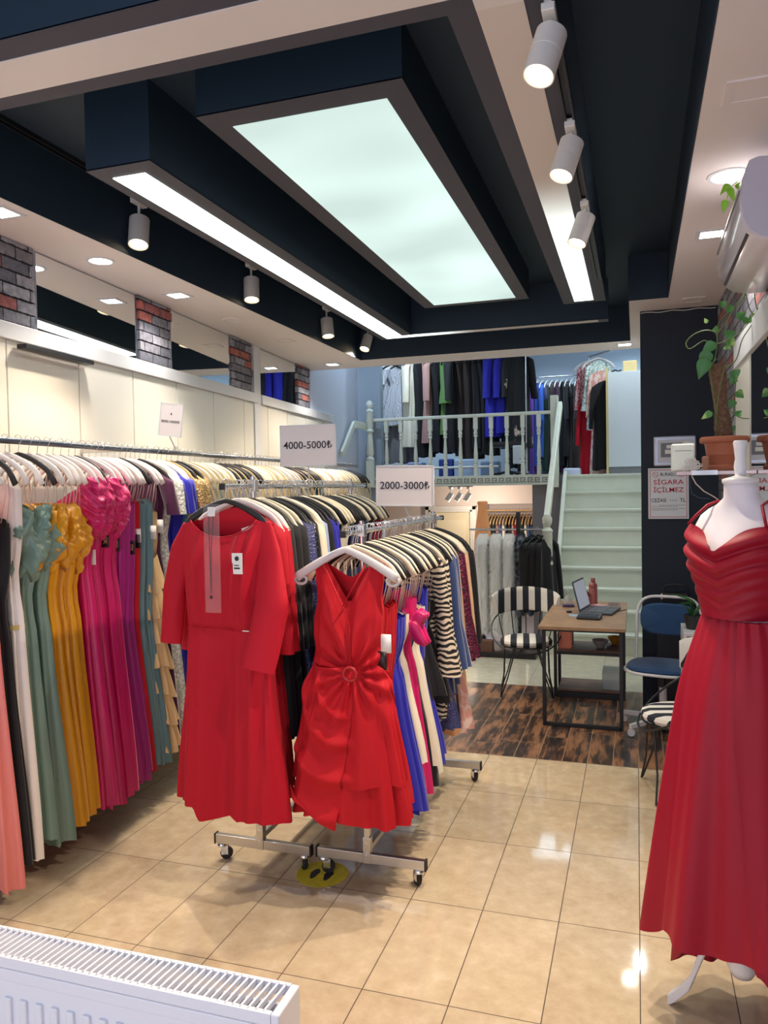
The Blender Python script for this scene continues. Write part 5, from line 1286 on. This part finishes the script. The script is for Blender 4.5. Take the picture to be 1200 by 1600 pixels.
CPR = mat('copper_metal', S(176, 104, 100), .35, .4)
prof = [(0, 0), (.033, 0), (.036, .006)]
for k in range(12): prof += [(.036, .02+.0105*k), (.0335, .025+.0105*k)]
prof += [(.036, .15), (.034, .162), (.022, .178), (.017, .184), (.017, .188)]
m = MB(); m.lathe(prof, (-.345, 6.55, T), 26); m.build('body', CPR, bo, smooth=True)
m = MB(); m.lathe([(.0175, .186), (.018, .188), (.018, .212), (.015, .216), (0, .216)], (-.345, 6.55, T), 22, caps=False); m.build('cap', CPR, bo, smooth=True)
tag(MB().lathe([(0, 0), (.055, 0), (.066, .010), (.063, .011), (.053, .004), (0, .004)], (-.30, 6.44, T), 26, caps=False).build('pink_dish', mat('pink_ceramic', S(214, 160, 160), .4), smooth=True), 'small pink dish behind the laptop', 'dish')
GL = mat('clear_glass', S(225, 225, 225), .05, alpha=.35, spec=1.0)
pf = thing('perfume_bottle', 'clear glass decanter on a purple base behind the laptop', 'bottle', (-.53, 6.38, T))
MB().box(-.575, -.485, 6.345, 6.415, T, T+.018).build('base', mat('purple_base', S(92, 66, 130), .4), pf, bevel=.004)
m = MB(); m.lathe([(.036, .018), (.040, .03), (.036, .065), (.018, .085), (.009, .095), (.009, .11)], (-.53, 6.38, T), 20); m.build('glass', GL, pf, smooth=True)
m = MB(); m.lathe([(.006, .11), (.013, .118), (.015, .13), (.006, .142), (0, .145)], (-.53, 6.38, T), 14); m.build('stopper', GL, pf, smooth=True)
tag(MB().lathe([(0, 0), (.012, .0), (.020, .015), (.019, .035), (.009, .05), (0, .055)], (-.395, 6.52, T+.06), 16, caps=False).lathe([(.024, 0), (.024, .006), (.004, .008), (.004, .062)], (-.395, 6.52, T), 16).build('red_figurine', mat('dark_red_glaze', S(140, 50, 56), .4), smooth=True), 'small dark red ornament half hidden behind the laptop screen', 'ornament')
m = MB(); random.seed(4)
for k in range(6): m.tube(arc((-.215+.014*k, 6.52+random.uniform(-.02, .02), T+.012), .010, 0, 2*PI, 10), .0028, 6, caps=False)
tag(m.build('hair_clips', mat('lilac_grey', S(160, 156, 176), .4), smooth=True), 'small grey spiral cords lying in a bunch at the back of desk', 'cord')
tag(MB().tube([(-.085, 6.30, T+.003), (-.12, 6.22, T+.003), (-.15, 6.18, T+.004), (-.165, 6.14, T+.01)], .0025, 6).build('power_cable', INK, smooth=True), 'black cable running from the laptop to desk edge', 'cable')
tag(MB().tube([(-.17, 6.42, T+.003), (-.13, 6.50, T+.003), (-.10, 6.44, T+.003), (-.09, 6.36, T+.003)], .0018, 6).build('white_cable', WHITEPL, smooth=True), 'thin white cable lying on the desk behind the laptop', 'cable')
tag(MB().lathe([(.0, 0), (.020, 0), (.022, .006), (.020, .012), (0, .012)], (-.50, 6.08, T), 18, caps=False).build('small_disc', BLACKM, smooth=True), 'small dark round object left of the laptop', 'trinket')
# on the shelves
bg = thing('paper_box', 'coral pink open box standing on the desk shelf', 'box', (-.53, 6.5, .389))
PK = mat('coral_card', S(226, 128, 106), .6)
m = MB(); m.box(-.60, -.505, 6.335, 6.345, .392, .62); m.build('front', mat('coral_card_inner', S(236, 150, 128), .6), bg)
m = MB(); m.box(-.604, -.596, 6.325, 6.345, .389, .63); m.box(-.509, -.501, 6.325, 6.345, .389, .63); m.box(-.604, -.501, 6.325, 6.345, .389, .398); m.build('edge', PK, bg)
MB().box(-.600, -.505, 6.346, 6.56, .392, .62).build('patterned_side', two_tone('marbled_paper', S(176, 120, 104), S(96, 80, 80), 'noise', 18), bg)
def bowl(x, y, z, r, mm, lb):
    m = MB(); m.lathe([(r*.42, 0), (r*.45, .006), (r*.8, .035), (r, .062), (r*1.02, .066), (r*.97, .064), (r*.75, .036), (r*.4, .01), (0, .009)], (x, y, z), 28, caps=False); m.lathe([(0, 0.0), (r*.42, 0)], (x, y, z), 28, caps=False)
    return tag(m.build('bowl', mm, smooth=True), lb, 'bowl')
bowl(-.285, 6.42, .389, .065, mat('grey_bowl', S(160, 160, 166), .4), 'grey bowl on the desk shelf'); bowl(-.170, 6.50, .405, .062, mat('amber_bowl', S(176, 124, 40), .4), 'amber yellow bowl on the desk shelf')
tag(MB().box(-.235, -.13, 6.40, 6.60, .389, .404).build('book', mat('dark_book', S(86, 66, 66), .6)), 'dark flat book under the amber bowl', 'book')
cb = thing('clear_box', 'clear plastic storage box on the lowest desk shelf', 'box', (-.20, 6.45, .069))
m = MB(); m.box(-.27, -.128, 6.35, 6.60, .069, .073); m.box(-.27, -.267, 6.35, 6.60, .069, .20); m.box(-.131, -.128, 6.35, 6.60, .069, .20); m.box(-.27, -.128, 6.35, 6.353, .069, .20); m.box(-.27, -.128, 6.597, 6.60, .069, .20)
m.build('case', mat('clear_case', S(210, 220, 225), .1, alpha=.35), cb)
MB().box(-.272, -.126, 6.348, 6.602, .200, .206).build('lid', mat('clear_lid', S(200, 210, 215), .15, alpha=.5), cb)

# ================================================================== CHAIRS
def stripes(name, n, axis='X'):
    return two_tone(name, S(28, 34, 46), S(236, 230, 220), 'wave', n, axis=axis, thresh=(.49, .51), rough=.8)
STR_S = stripes('striped_seat_cloth', 3.1)
def wire_chair(label, loc, rz):
    """round striped seat, curved striped back pad, wire hoop and hairpin legs; the sitter faces -y"""
    t = thing('striped_chair', label, 'chair', (0, 0, 0), None)
    m = MB(); m.lathe([(0, .405), (.185, .405), (.205, .415), (.212, .432), (.205, .450), (.17, .462), (0, .468)], n=40, caps=False); m.build('seat', STR_S, t, smooth=True)
    m = MB(); m.tube(arc((0, 0, .405), .205, 0, 2*PI, 40, 'xy'), .006, 8, caps=False); m.build('seat_ring', BLACKM, t, smooth=True)
    a0, a1 = math.radians(12), math.radians(168); R = .262; rs = []; n = 26
    for i in range(n+1):
        a = lerp(a0, a1, i/n); k = max(0.0, math.sin(PI*i/n))**.35; zc = .715+.035*math.sin(PI*i/n); hh = .098*(.75+.25*k); ring = []
        for q in range(12):
            b = 2*PI*q/12; dr = .017*spow(math.cos(b), .7); dz = hh*spow(math.sin(b), .7)
            rr = R+.05*(dz/.1)*.5+dr; ring.append((rr*math.cos(a), rr*.92*math.sin(a), zc+dz))
        rs.append(ring)
    m = MB().rings(rs); o = m.build('backrest', None or STR_S, t, smooth=True)
    # wire uprights and the hoop that sweeps from the back pad round under the seat
    for d in (28, 62, 90, 118, 152):
        a = math.radians(d); m = MB(); m.tube([(.205*math.cos(a), .205*math.sin(a), .405), (.235*math.cos(a), .225*math.sin(a), .52), (.262*math.cos(a), .242*math.sin(a), .66)], .005, 6); m.build('back_wire', BLACKM, t, smooth=True)
    pts = []
    for i in range(41):
        a = 2*PI*i/40; pts.append((.285*math.cos(a), .225*math.sin(a)+.0, .53+.165*math.sin(a)))
    m = MB(); m.tube(pts, .0065, 8, caps=False); m.build('hoop', BLACKM, t, smooth=True)
    for d in (40, 140, 220, 320):
        a = math.radians(d); c, s = math.cos(a), math.sin(a); m = MB()
        foot = (.27*c, .27*s, .006)
        for k in (-1, 1):
            m.tube([(.17*c-k*.07*s, .17*s+k*.07*c, .400), (.22*c-k*.022*s, .22*s+k*.022*c, .15), (foot[0]-k*.004*s, foot[1]+k*.004*c, .006)], .0055, 7)
        m.build('leg', BLACKM, t, smooth=True)
    t.location = loc; t.rotation_euler = (0, 0, rz); return t
wire_chair('striped wire chair beside the fur coats, left of the desk', (-.87, 6.36, 0), math.radians(8))
c2 = wire_chair('striped wire armchair partly hidden behind the crimson dress', (.225, 4.49, 0), math.radians(-80))
# blue office chair
bc = thing('office_chair', 'blue cushioned swivel chair with white tubular frame right of the desk', 'chair', (0, 0, 0))
BLU = mat('petrol_blue_fabric', S(40, 76, 118), .85, sheen=.3, bump=.1, bscale=200)
rs = []
def padloop(w, h, d, c, n=40, e=.55): return None
m = MB(); rs = []
for k, (s, dz) in enumerate([(.0, 0), (.85, 0), (.97, .006), (1.0, .018), (.97, .032), (.85, .040), (.0, .044)]):
    rs.append([(.235*s*spow(math.cos(2*PI*j/40), .7), .215*s*spow(math.sin(2*PI*j/40), .7), .425+dz) for j in range(40)])
m.rings(rs, True, False, False); m.build('seat', BLU, bc, smooth=True)
m = MB(); m.tube([(.243*spow(math.cos(2*PI*j/40), .7), .223*spow(math.sin(2*PI*j/40), .7), .425) for j in range(41)], .010, 8, caps=False); m.build('seat_rim', WHITEM, bc, smooth=True)
m = MB(); rs = []
for s, dy in [(.0, -.02), (.9, -.018), (1.0, -.004), (.98, .010), (.9, .016), (0, .018)]:
    rs.append([(.195*s*spow(math.cos(2*PI*j/40), .62), .225+dy+.035*(1-abs(math.cos(2*PI*j/40)))*0+.0, .735+.115*s*spow(math.sin(2*PI*j/40), .62)) for j in range(40)])
m.rings(rs, True, False, False); m.build('backrest', BLU, bc, smooth=True)
m = MB(); m.tube([(-.215, .17, .43), (-.222, .22, .55), (-.222, .235, .72), (-.205, .240, .83), (-.15, .243, .878), (0, .245, .895), (.15, .243, .878), (.205, .240, .83), (.222, .235, .72), (.222, .22, .55), (.215, .17, .43)], .011, 10) if False else m.tube([(-.215, .17, .43), (-.222, .215, .55)]+[(.222*spow(math.cos(PI-PI*i/24), .45), .235+.01*math.sin(PI*i/24), .66+.235*spow(math.sin(PI*i/24), .6) if 0 < i < 24 else .66) for i in range(25)]+[(.222, .215, .55), (.215, .17, .43)], .011, 10); m.build('back_frame', WHITEM, bc, smooth=True)
m = MB(); m.tube([(0, 0, .08), (0, 0, .30)], .026, 16); m.build('column', WHITEM, bc, smooth=True)
m = MB(); m.tube([(0, 0, .30), (0, 0, .42)], .018, 16); m.build('gas_lift', BLACKM, bc, smooth=True)
for k in range(5):
    a = 2*PI*k/5+.35; c, s = math.cos(a), math.sin(a); m = MB()
    m.prism([(.02*c-.02*s, .02*s+.02*c, .075), (.30*c-.013*s, .30*s+.013*c, .055), (.30*c+.013*s, .30*s-.013*c, .055), (.02*c+.02*s, .02*s-.02*c, .075)], (0, 0, .030)); lg = m.build('leg', WHITEM, bc, bevel=.003)
    m = MB(); m.lathe([(0, -.012), (.024, -.012), (.026, 0), (.024, .012), (0, .012)], (.29*c, .29*s, .028), 16, axis='y', caps=False); m.build('wheel', TRIM, lg, smooth=True)
bc.location = (.165, 6.02, 0) if False else (.165, 5.62, 0); bc.rotation_euler = (0, 0, math.radians(-12))
# things in the corner behind the blue chair
hb = thing('handbag', 'black handbag with a thin handle against the navy wall', 'handbag', (.24, 5.95, .0))
tag(MB().box(.14, .54, 5.99, 6.15, 0.0, .76).build('side_cabinet', mat('dark_cabinet', S(40, 40, 46), .5), bevel=.004), 'low dark cabinet against the navy wall', 'cabinet')
hb.location = (.25, 6.06, .762)
m = MB(); m.prism([(.16, 6.02, .762), (.38, 6.02, .762), (.36, 6.02, .90), (.18, 6.02, .90)], (0, .08, 0)); m.build('body', mat('black_leather', S(24, 24, 28), .4), hb, bevel=.012, seg=3)
m = MB(); m.tube([(.18, 6.05, .895), (.185, 6.05, .935), (.21, 6.05, .955), (.27, 6.05, .962), (.33, 6.05, .955), (.355, 6.05, .935), (.36, 6.05, .895)], .006, 8); m.build('handle', mat('black_leather_handle', S(40, 38, 40), .4), hb, smooth=True)
tag(MB().box(.165, .178, 6.005, 6.02, .855, .895).build('tassel', H_CREAM), 'small cream tassel hanging on the handbag', 'tassel')
cr_ = thing('succulent_pot', 'small spiky green plant in a pot behind the crimson dress', 'plant', (.36, 5.0, .82))
m = MB(); m.lathe([(.04, 0), (.055, .08), (.058, .085), (.05, .085), (0, .08)], (.325, 5.05, .812), 20, caps=False); m.lathe([(0, 0), (.04, 0)], (.325, 5.05, .812), 20, caps=False); m.build('pot', BLACKM, cr_, smooth=True)
random.seed(5)
for k in range(14):
    a = random.uniform(0, 2*PI); leaf_mb((.325, 5.05, .892), (math.cos(a)*.6, math.sin(a)*.6, random.uniform(.6, 1.4)), (math.sin(a), -math.cos(a), .1), random.uniform(.06, .13), .009).build('leaf', LEAFD, cr_, smooth='all')
for d, L in (((-.6, -.1, .45), .16), ((-.5, 0, .1), .12)): leaf_mb((.345, 5.05, .96), d, (0, -.3, 1), L, .022).build('leaf', LEAFD, cr_, smooth='all')
st2 = thing('side_table', 'small white side table behind the crimson dress', 'table', (.40, 5.05, 0))
MB().box(.262, .54, 4.90, 5.25, .79, .812).build('top', WHITEM, st2, bevel=.003)
m = MB(); m.box(.262, .28, 4.90, 5.25, .0, .79); m.box(.52, .54, 4.90, 5.25, 0, .79); m.build('side_panel', WHITEM, st2, bevel=.003)

# ================================================================== FUR COATS AND BLACK CLOTHES BELOW THE MEZZANINE
fb = thing('garment_stand', 'dark metal stand carrying the fur coats near the stairs', 'clothes rack', (-1.18, 7.92, 0))
m = MB(); m.tube([(-1.66, 7.92, 1.262), (-.83, 7.92, 1.262)], .011, 10); m.build('bar', STEELB, fb, smooth=True)
m = MB(); m.box(-1.17, -1.13, 7.90, 7.94, .0, 1.44); m.build('post', BLACKM, fb)
m = MB(); m.box(-1.66, -.95, 7.60, 8.2, 0.0, .05); m.build('base', BLACKM, fb, bevel=.004)
FURW = mat('white_fur', S(250, 251, 249), .95, sheen=1.0); FURG = two_tone('grey_fur', S(40, 46, 58), S(120, 128, 140), 'noise', 24, rough=.95)
def fur_coat(x, w, L, mm, label, seed, dens=2200):
    rnd = random.Random(seed); X0, Y0, Z0 = x, 7.92, 1.24
    o = shell([(0, w*.75, .07, 0), (.08, w*1.02, .11, 0), (.5, w*.92, .12, 0), (1, w*1.08, .12, 0)], C_(-.02), None, C_(-L), fold=.018, nf=5, seed=seed, N=30, R=16)
    me = o.mesh('fur_coat', mm, 'all'); ob = link('fur_coat', me, None, (X0, Y0, Z0)); tag(ob, label, 'coat', 'fur coats on the stand')
    m = MB()
    for k in range(dens):
        a = rnd.uniform(PI, 2*PI) if rnd.random() < .8 else rnd.uniform(0, PI); t = rnd.random(); hw, hd, cx = interp([(0, w*.75, .07, 0), (.08, w*1.02, .11, 0), (.5, w*.92, .12, 0), (1, w*1.08, .12, 0)], t)
        p = Vector((hw*spow(math.cos(a), .75), hd*spow(math.sin(a), .75), lerp(-.02, -L, t))); out = Vector((math.cos(a), math.sin(a), 0)).normalized(); sd = Vector((-out.y, out.x, 0))*.006
        l = rnd.uniform(.03, .065); tip = p+out*l*.55+Vector((rnd.uniform(-.016, .016), 0, -l)); m.add([p-sd-out*.004, p+sd-out*.004, tip], [(0, 1, 2)])
    link('fur', m.mesh('fur', mm, 'all'), ob); return ob
for i, (x, lb) in enumerate([(-1.515, 'white fur coat hanging at left end of the stand'), (-1.375, 'white fur coat in the middle of the three white ones'), (-1.24, 'white fur coat next to the grey one')]):
    fur_coat(x, .056, 1.02, FURW, lb, i+1, 4200)
fur_coat(-1.125, .05, .82, FURG, 'shaggy dark grey fur coat beside the black garments', 8, 1500)
for i, x in enumerate((-1.02, -.955, -.89)):
    garment('coat', round(.82-.06*i+.0, 2), i, [F['black'], F['black']], (x, 7.92, 1.262), math.radians(60), 'coat', ['black coat just right of the grey fur', 'black coat between two other black coats on stand', 'rightmost black coat on the stand, nearest the stairs'][i], 'coat', 'black coats on the stand', sx=.8, sy=1.5, hang='b')
m = MB(); m.box(-1.50, -1.38, 7.62, 7.72, .05, .16); tag(m.build('brown_box', mat('brown_card', S(110, 76, 64), .7)), 'small brown box on the stand base below the white furs', 'box')
tag(MB().box(-1.62, -1.52, 7.62, 7.74, .05, .13).build('pale_shoe_box', mat('pale_card', S(196, 178, 168), .7)), 'small pale box on the stand base at its left end', 'box')
# orange garment on a bust at the opening behind the furs
bu = thing('bust_form', 'orange draped garment on a narrow bust behind the white furs', 'bust', (-1.60, 8.35, .7))
OR = mat('apricot_satin', S(255, 176, 116), .5)
m = MB(); m.rings([loop(z, a, b, -1.60, 8.35, e=1.0, n=24) for z, a, b in [(.8, .10, .08), (1.10, .095, .075), (1.22, .085, .07), (1.36, .066, .06), (1.44, .052, .05), (1.50, .050, .045), (1.535, .060, .045), (1.55, .045, .035)]]); m.build('garment', OR, bu, smooth='all')
m = MB(); m.tube([(-1.60, 8.35, 0.0), (-1.60, 8.35, .82)], .014, 10); m.build('pole', BLACKM, bu, smooth=True)
m = MB(); m.lathe([(0, 0.0), (.13, 0.0), (.13, .012), (0, .014)], (-1.60, 8.35, 0), 24, caps=False); m.build('base', BLACKM, bu)
# clothes hanging in the closet opening of the lower room
m = MB(); m.tube([(-2.10, 11.2, 1.36), (-1.27, 11.2, 1.36)], .012, 10); cr0 = thing('closet_rail', 'gold coloured clothes rail inside the lower closet opening', 'clothes rail', (-1.7, 11.2, 1.36)); m.build('rail', H_WOOD, cr0, smooth=True)
struct('trim_13', MB().box(-2.14, -2.10, 11.0, 11.5, -.8, 1.5).box(-1.27, -1.23, 11.0, 11.5, -.8, 1.5), TRIM)
seq = [('wine', 'wine red'), ('black', 'black'), ('dgreen', 'dark green'), ('brown', 'dark brown'), ('brick', 'dusty pink'), ('denim', 'blue grey'), ('cream', 'cream'), ('black', 'black'), ('brown', 'brown'), ('brick', 'pink'), ('red', 'red'), ('red', 'red'), ('dgreen', 'dark green'), ('cream', 'cream'), ('denim', 'blue'), ('dgreen', 'deep green'), ('camel', 'tan'), ('ltblue', 'pale blue')]
for i, (k, cn) in enumerate(seq):
    x = -2.06+.045*i
    nb = ('beside the closet left edge' if i == 0 else 'right of the %s one' % seq[i-1][1])
    garment('top', 1.5, i % 5, [F[k]], (x, 11.2, 1.36), math.radians(80), 'hanging_garment', '%s garment in the lower closet, %s%s' % (cn, nb, ', ' + ORD[i//2] + ' pair' if False else ''), 'garment', 'garments in the lower closet', hang='o')
# small track with three spotlights under the mezzanine
tag(MB().box(-2.37, -2.04, 9.985, 10.015, 1.712, 1.732).build('lighting_track', BLACKM), 'short black track under the mezzanine with three small spotlights', 'lighting track')
for i, (x, tl) in enumerate([(-2.335, (-.5, -.2, -.8)), (-2.215, (-.5, -.2, -.8)), (-2.095, (-.5, -.2, -.8))]):
    o = spot_lamp((x, 10.0, 1.712), tl, ['small spotlight under the mezzanine, left one of three', 'small spotlight under the mezzanine, middle of three', 'small spotlight under the mezzanine, right one of three'][i], power=14 if i == 1 else 0, body=.12, r=.035)
light('lower_room_light', 'POINT', (-2.0, 10.3, 1.45), 22, (1.0, .86, .74), size=.08)

# ================================================================== CLOTHES ON THE MEZZANINE
mr = thing('mezzanine_rail', 'long clothes rail across the mezzanine holding the dark gowns', 'clothes rail', (-2.5, 11.0, 3.6))
m = MB(); m.tube([(-3.75, 11.0, 3.66), (-1.45, 11.0, 3.66)], .014, 10); m.build('rail', CHROME, mr, smooth=True)
m = MB()
for x in (-3.7, -1.47): m.tube([(x, 11.0, ZM), (x, 11.0, 3.68)], .014, 10)
m.build('post', CHROME, mr, smooth=True)
mz = [('gown', -3.44, 'cap', .95, 'silver grey lace gown at left end of mezzanine rail', 1.3, 0.2), ('gown', -3.30, 'cap', .95, 'silver grey lace gown next to the cream one', 1.2, 0.5), ('cream', -3.10, 'coat', 1.35, 'cream ruffled gown on mezzanine rail', .9, 1.0),
 ('black', -2.96, 'top', 1.5, 'black gown right of the cream one on mezzanine', 1, 1.1), ('brick', -2.83, 'sleeved', 1.3, 'dusty pink gown between black ones on mezzanine', .9, 1.2), ('black', -2.70, 'top', 1.45, 'black gown left of the green one on mezzanine', 1, 1.1),
 ('green', -2.57, 'flare', 1.2, 'olive green gown on mezzanine rail', .8, 1.2), ('black', -2.47, 'coat', 1.45, 'black gown right of the green one on mezzanine', 1, 1.1), ('brown', -2.34, 'top', 1.5, 'dark brown gown on mezzanine rail beside black', 1, 1.1),
 ('brown', -2.22, 'top', 1.55, 'dark brown gown, the longer one on mezzanine rail', 1, 1.1), ('black', -2.10, 'top', 1.42, 'black gown left of the royal blue one on mezzanine', 1, 1.1), ('black', -2.00, 'top', 1.5, 'black gown touching the royal blue one on mezzanine', 1, 1.0),
 ('royal', -1.86, 'coat', 1.25, 'royal blue gown on mezzanine rail', 1, .8), ('royal', -1.76, 'coat', 1.2, 'shorter royal blue gown on mezzanine rail', .9, .9), ('flor', -1.60, 'coat', 1.42, 'black gown with pale flowers at right end of mezzanine rail', 1, .7)]
for i, (k, x, sty, L, lb, sx, rz) in enumerate(mz):
    garment(sty, L, i % 5, [F[k], F[k]], (x, 11.0, 3.66 if k != 'gown' else 3.60), rz, 'evening_gown', lb, 'dress', 'gowns on the mezzanine rail', sx=sx*1.1, sy=2.1 if k != 'gown' else 1.3, hang='b')
for x, w_ in ((-3.45, 'leftmost silver lace gown'), (-3.33, 'second silver lace gown')): garment('belted', 1.36, 2, [F['gtulle']], (x, 11.07, 3.45), .2, 'evening_gown', 'grey tulle gown behind the %s on mezzanine' % w_, 'dress', 'grey tulle gowns on mezzanine', sx=1.1, hang='w')
br_ = thing('back_rail', 'thin chrome clothes rail along the blue back wall of mezzanine', 'clothes rail', (-1.2, 12.7, 3.45))
m = MB(); m.tube([(-1.95, 12.7, 3.46), (-.2, 12.7, 3.46)], .012, 10); m.build('rail', CHROME, br_, smooth=True)
m = MB()
for x in (-1.93, -.22): m.box(x-.01, x+.01, 12.7, 13.0, 3.45, 3.47)
m.build('bracket', CHROME, br_)
sq2 = [('black', 'black'), ('dgreen', 'dark green'), ('black', 'plain black'), ('black', 'jet black'), ('purple', 'purple'), ('blue', 'blue'), ('blue', 'mid blue'), ('dgreen', 'deep green'), ('brown', 'dark brown'), ('plum', 'plum'), ('black', 'black'), ('black', 'matt black'), ('brown', 'brown'), ('brown', 'deep brown'), ('green', 'green'), ('green', 'olive green'), ('black', 'black'), ('dgreen', 'bottle green')]
for i, (k, cn) in enumerate(sq2):
    prev = 'at the left end' if i == 0 else 'right of a %s one' % sq2[i-1][1]
    garment(['top', 'coat', 'sleeved', 'top', 'gown'][(i*2) % 5], [1.45, 1.3, 1.5, 1.5, 1.55][i % 5], i % 5, [F[k], F[k]], (-1.88+.078*i, 12.7, 3.46), math.radians(76), 'hanging_garment', '%s garment on the mezzanine back rail, %s' % (cn, prev), 'garment', 'garments on the mezzanine back rail', sx=.9, sy=1.3, hang='w')
rr_ = thing('side_rail', 'short clothes rail beside the white cabinet on mezzanine', 'clothes rail', (-.42, 10.7, 3.42))
m = MB(); m.tube([(-.60, 10.85, 3.44), (-.30, 10.45, 3.44)], .012, 10); m.tube([(-.60, 10.85, ZM), (-.60, 10.85, 3.44)], .012, 8); m.build('rail', CHROME, rr_, smooth=True)
for k, x, y, sty, L, lb, rz, z0 in [('pinkl', -.585, 10.82, 'coat', .95, 'rose lace dress beside the white sequinned one on mezzanine', .1, 3.44), ('red', -.575, 10.74, 'coat', 1.45, 'long crimson gown under the sequinned dress on mezzanine', .1, 2.95),
     ('sparkle', -.47, 10.64, 'flare', 1.0, 'white sequinned dress with ruffled cuffs on mezzanine', .1, 3.44), ('pinkp', -.43, 10.58, 'sleeved', 1.45, 'pale pink patterned gown behind the black jacket on mezzanine', .1, 3.30), ('black', -.385, 10.50, 'coat', 1.25, 'black jacket hanging beside the white cabinet on mezzanine', .1, 3.15)]:
    garment(sty, L, 2, [F[k], F[k]], (x, y, z0), rz, 'evening_gown', lb, 'dress', 'gowns beside the white cabinet', sx=.75, hang='w' if z0 == 3.44 else None)
cb2 = thing('white_cabinet', 'tall white cabinet with beige edge at the head of stairs', 'cabinet', (-.12, 10.4, ZM))
MB().box(-.325, .25, 10.02, 10.42, ZM+.09, 3.10).build('body', mat('grey_white_laminate', S(196, 204, 210), .4), cb2, bevel=.002)
MB().box(-.350, -.325, 10.0, 10.42, ZM+.0, 3.16).build('side_edge', mat('beige_edge', S(198, 180, 128), .5), cb2)
MB().box(-.325, .25, 10.04, 10.42, ZM, ZM+.088).build('plinth', GREYPL, cb2)
tag(MB().box(-.15, .02, 10.1, 10.28, 3.10, 3.24).build('wicker_basket', mat('beige_basket', S(206, 184, 132), .7, bump=.5, bscale=80), bevel=.01), 'small beige basket on top of the white cabinet', 'basket')
tag(MB().tube([(-.28, 10.1, 3.112), (-.24, 10.08, 3.13), (-.2, 10.1, 3.115), (-.17, 10.12, 3.13)], .012, 8).build('dark_scarf', INK, smooth=True), 'crumpled dark cloth on top of the white cabinet', 'cloth')
# low things seen between the balusters
m = MB(); m.tube([(-3.1, 10.3, ZM+.14), (-1.75, 10.3, ZM+.14)], .018, 10); tag(m.build('low_rail', WHITEPL, smooth=True), 'low white bar running behind the mezzanine balusters', 'bar')
for i, (x, w, h, c, lb) in enumerate([(-3.0, .22, .30, (150, 170, 206), 'pale blue bag on the mezzanine floor, leftmost'), (-2.55, .2, .34, (40, 60, 140), 'dark blue bag on the mezzanine floor'), (-2.28, .3, .33, (178, 196, 220), 'pale blue box on the mezzanine floor behind balusters'), (-1.93, .25, .28, (130, 150, 180), 'grey blue box on the mezzanine floor, right of the pale one'), (-.80, .22, .12, (210, 216, 240), 'white box on the floor beneath the crimson gown')]):
    y = 10.6 if i < 4 else 10.35
    tag(MB().box(x-w/2, x+w/2, y, y+.25, ZM, ZM+h*.8).build('storage_box' if 'box' in lb else 'bag', mat('bag_colour', S(*c), .6), bevel=.02, seg=2), lb, 'box' if 'box' in lb else 'bag')
ch3 = thing('office_chair', 'black swivel chair on the mezzanine seen between the balusters', 'chair', (-1.62, 10.3, ZM))
MB().box(-1.85, -1.40, 10.15, 10.55, ZM+.40, ZM+.46).build('seat', BLACKM, ch3, bevel=.015)
m = MB(); m.tube([(-1.62, 10.35, ZM+.05), (-1.62, 10.35, ZM+.40)], .025, 10); m.build('column', BLACKM, ch3)
for k in range(5):
    a = 2*PI*k/5+.3; m = MB(); m.tube([(-1.62, 10.35, ZM+.07), (-1.62+.26*math.cos(a), 10.35+.26*math.sin(a), ZM+.03)], .016, 8); m.build('leg', BLACKM, ch3)
tag(MB().box(-1.52, -1.40, 10.05, 10.13, ZM+.16, ZM+.40).build('checked_bag', two_tone('grid_check', S(40, 44, 60), S(214, 220, 226), 'voronoi', 30, thresh=(.1, .2)), bevel=.01), 'small black and white checked bag by the swivel chair', 'bag')
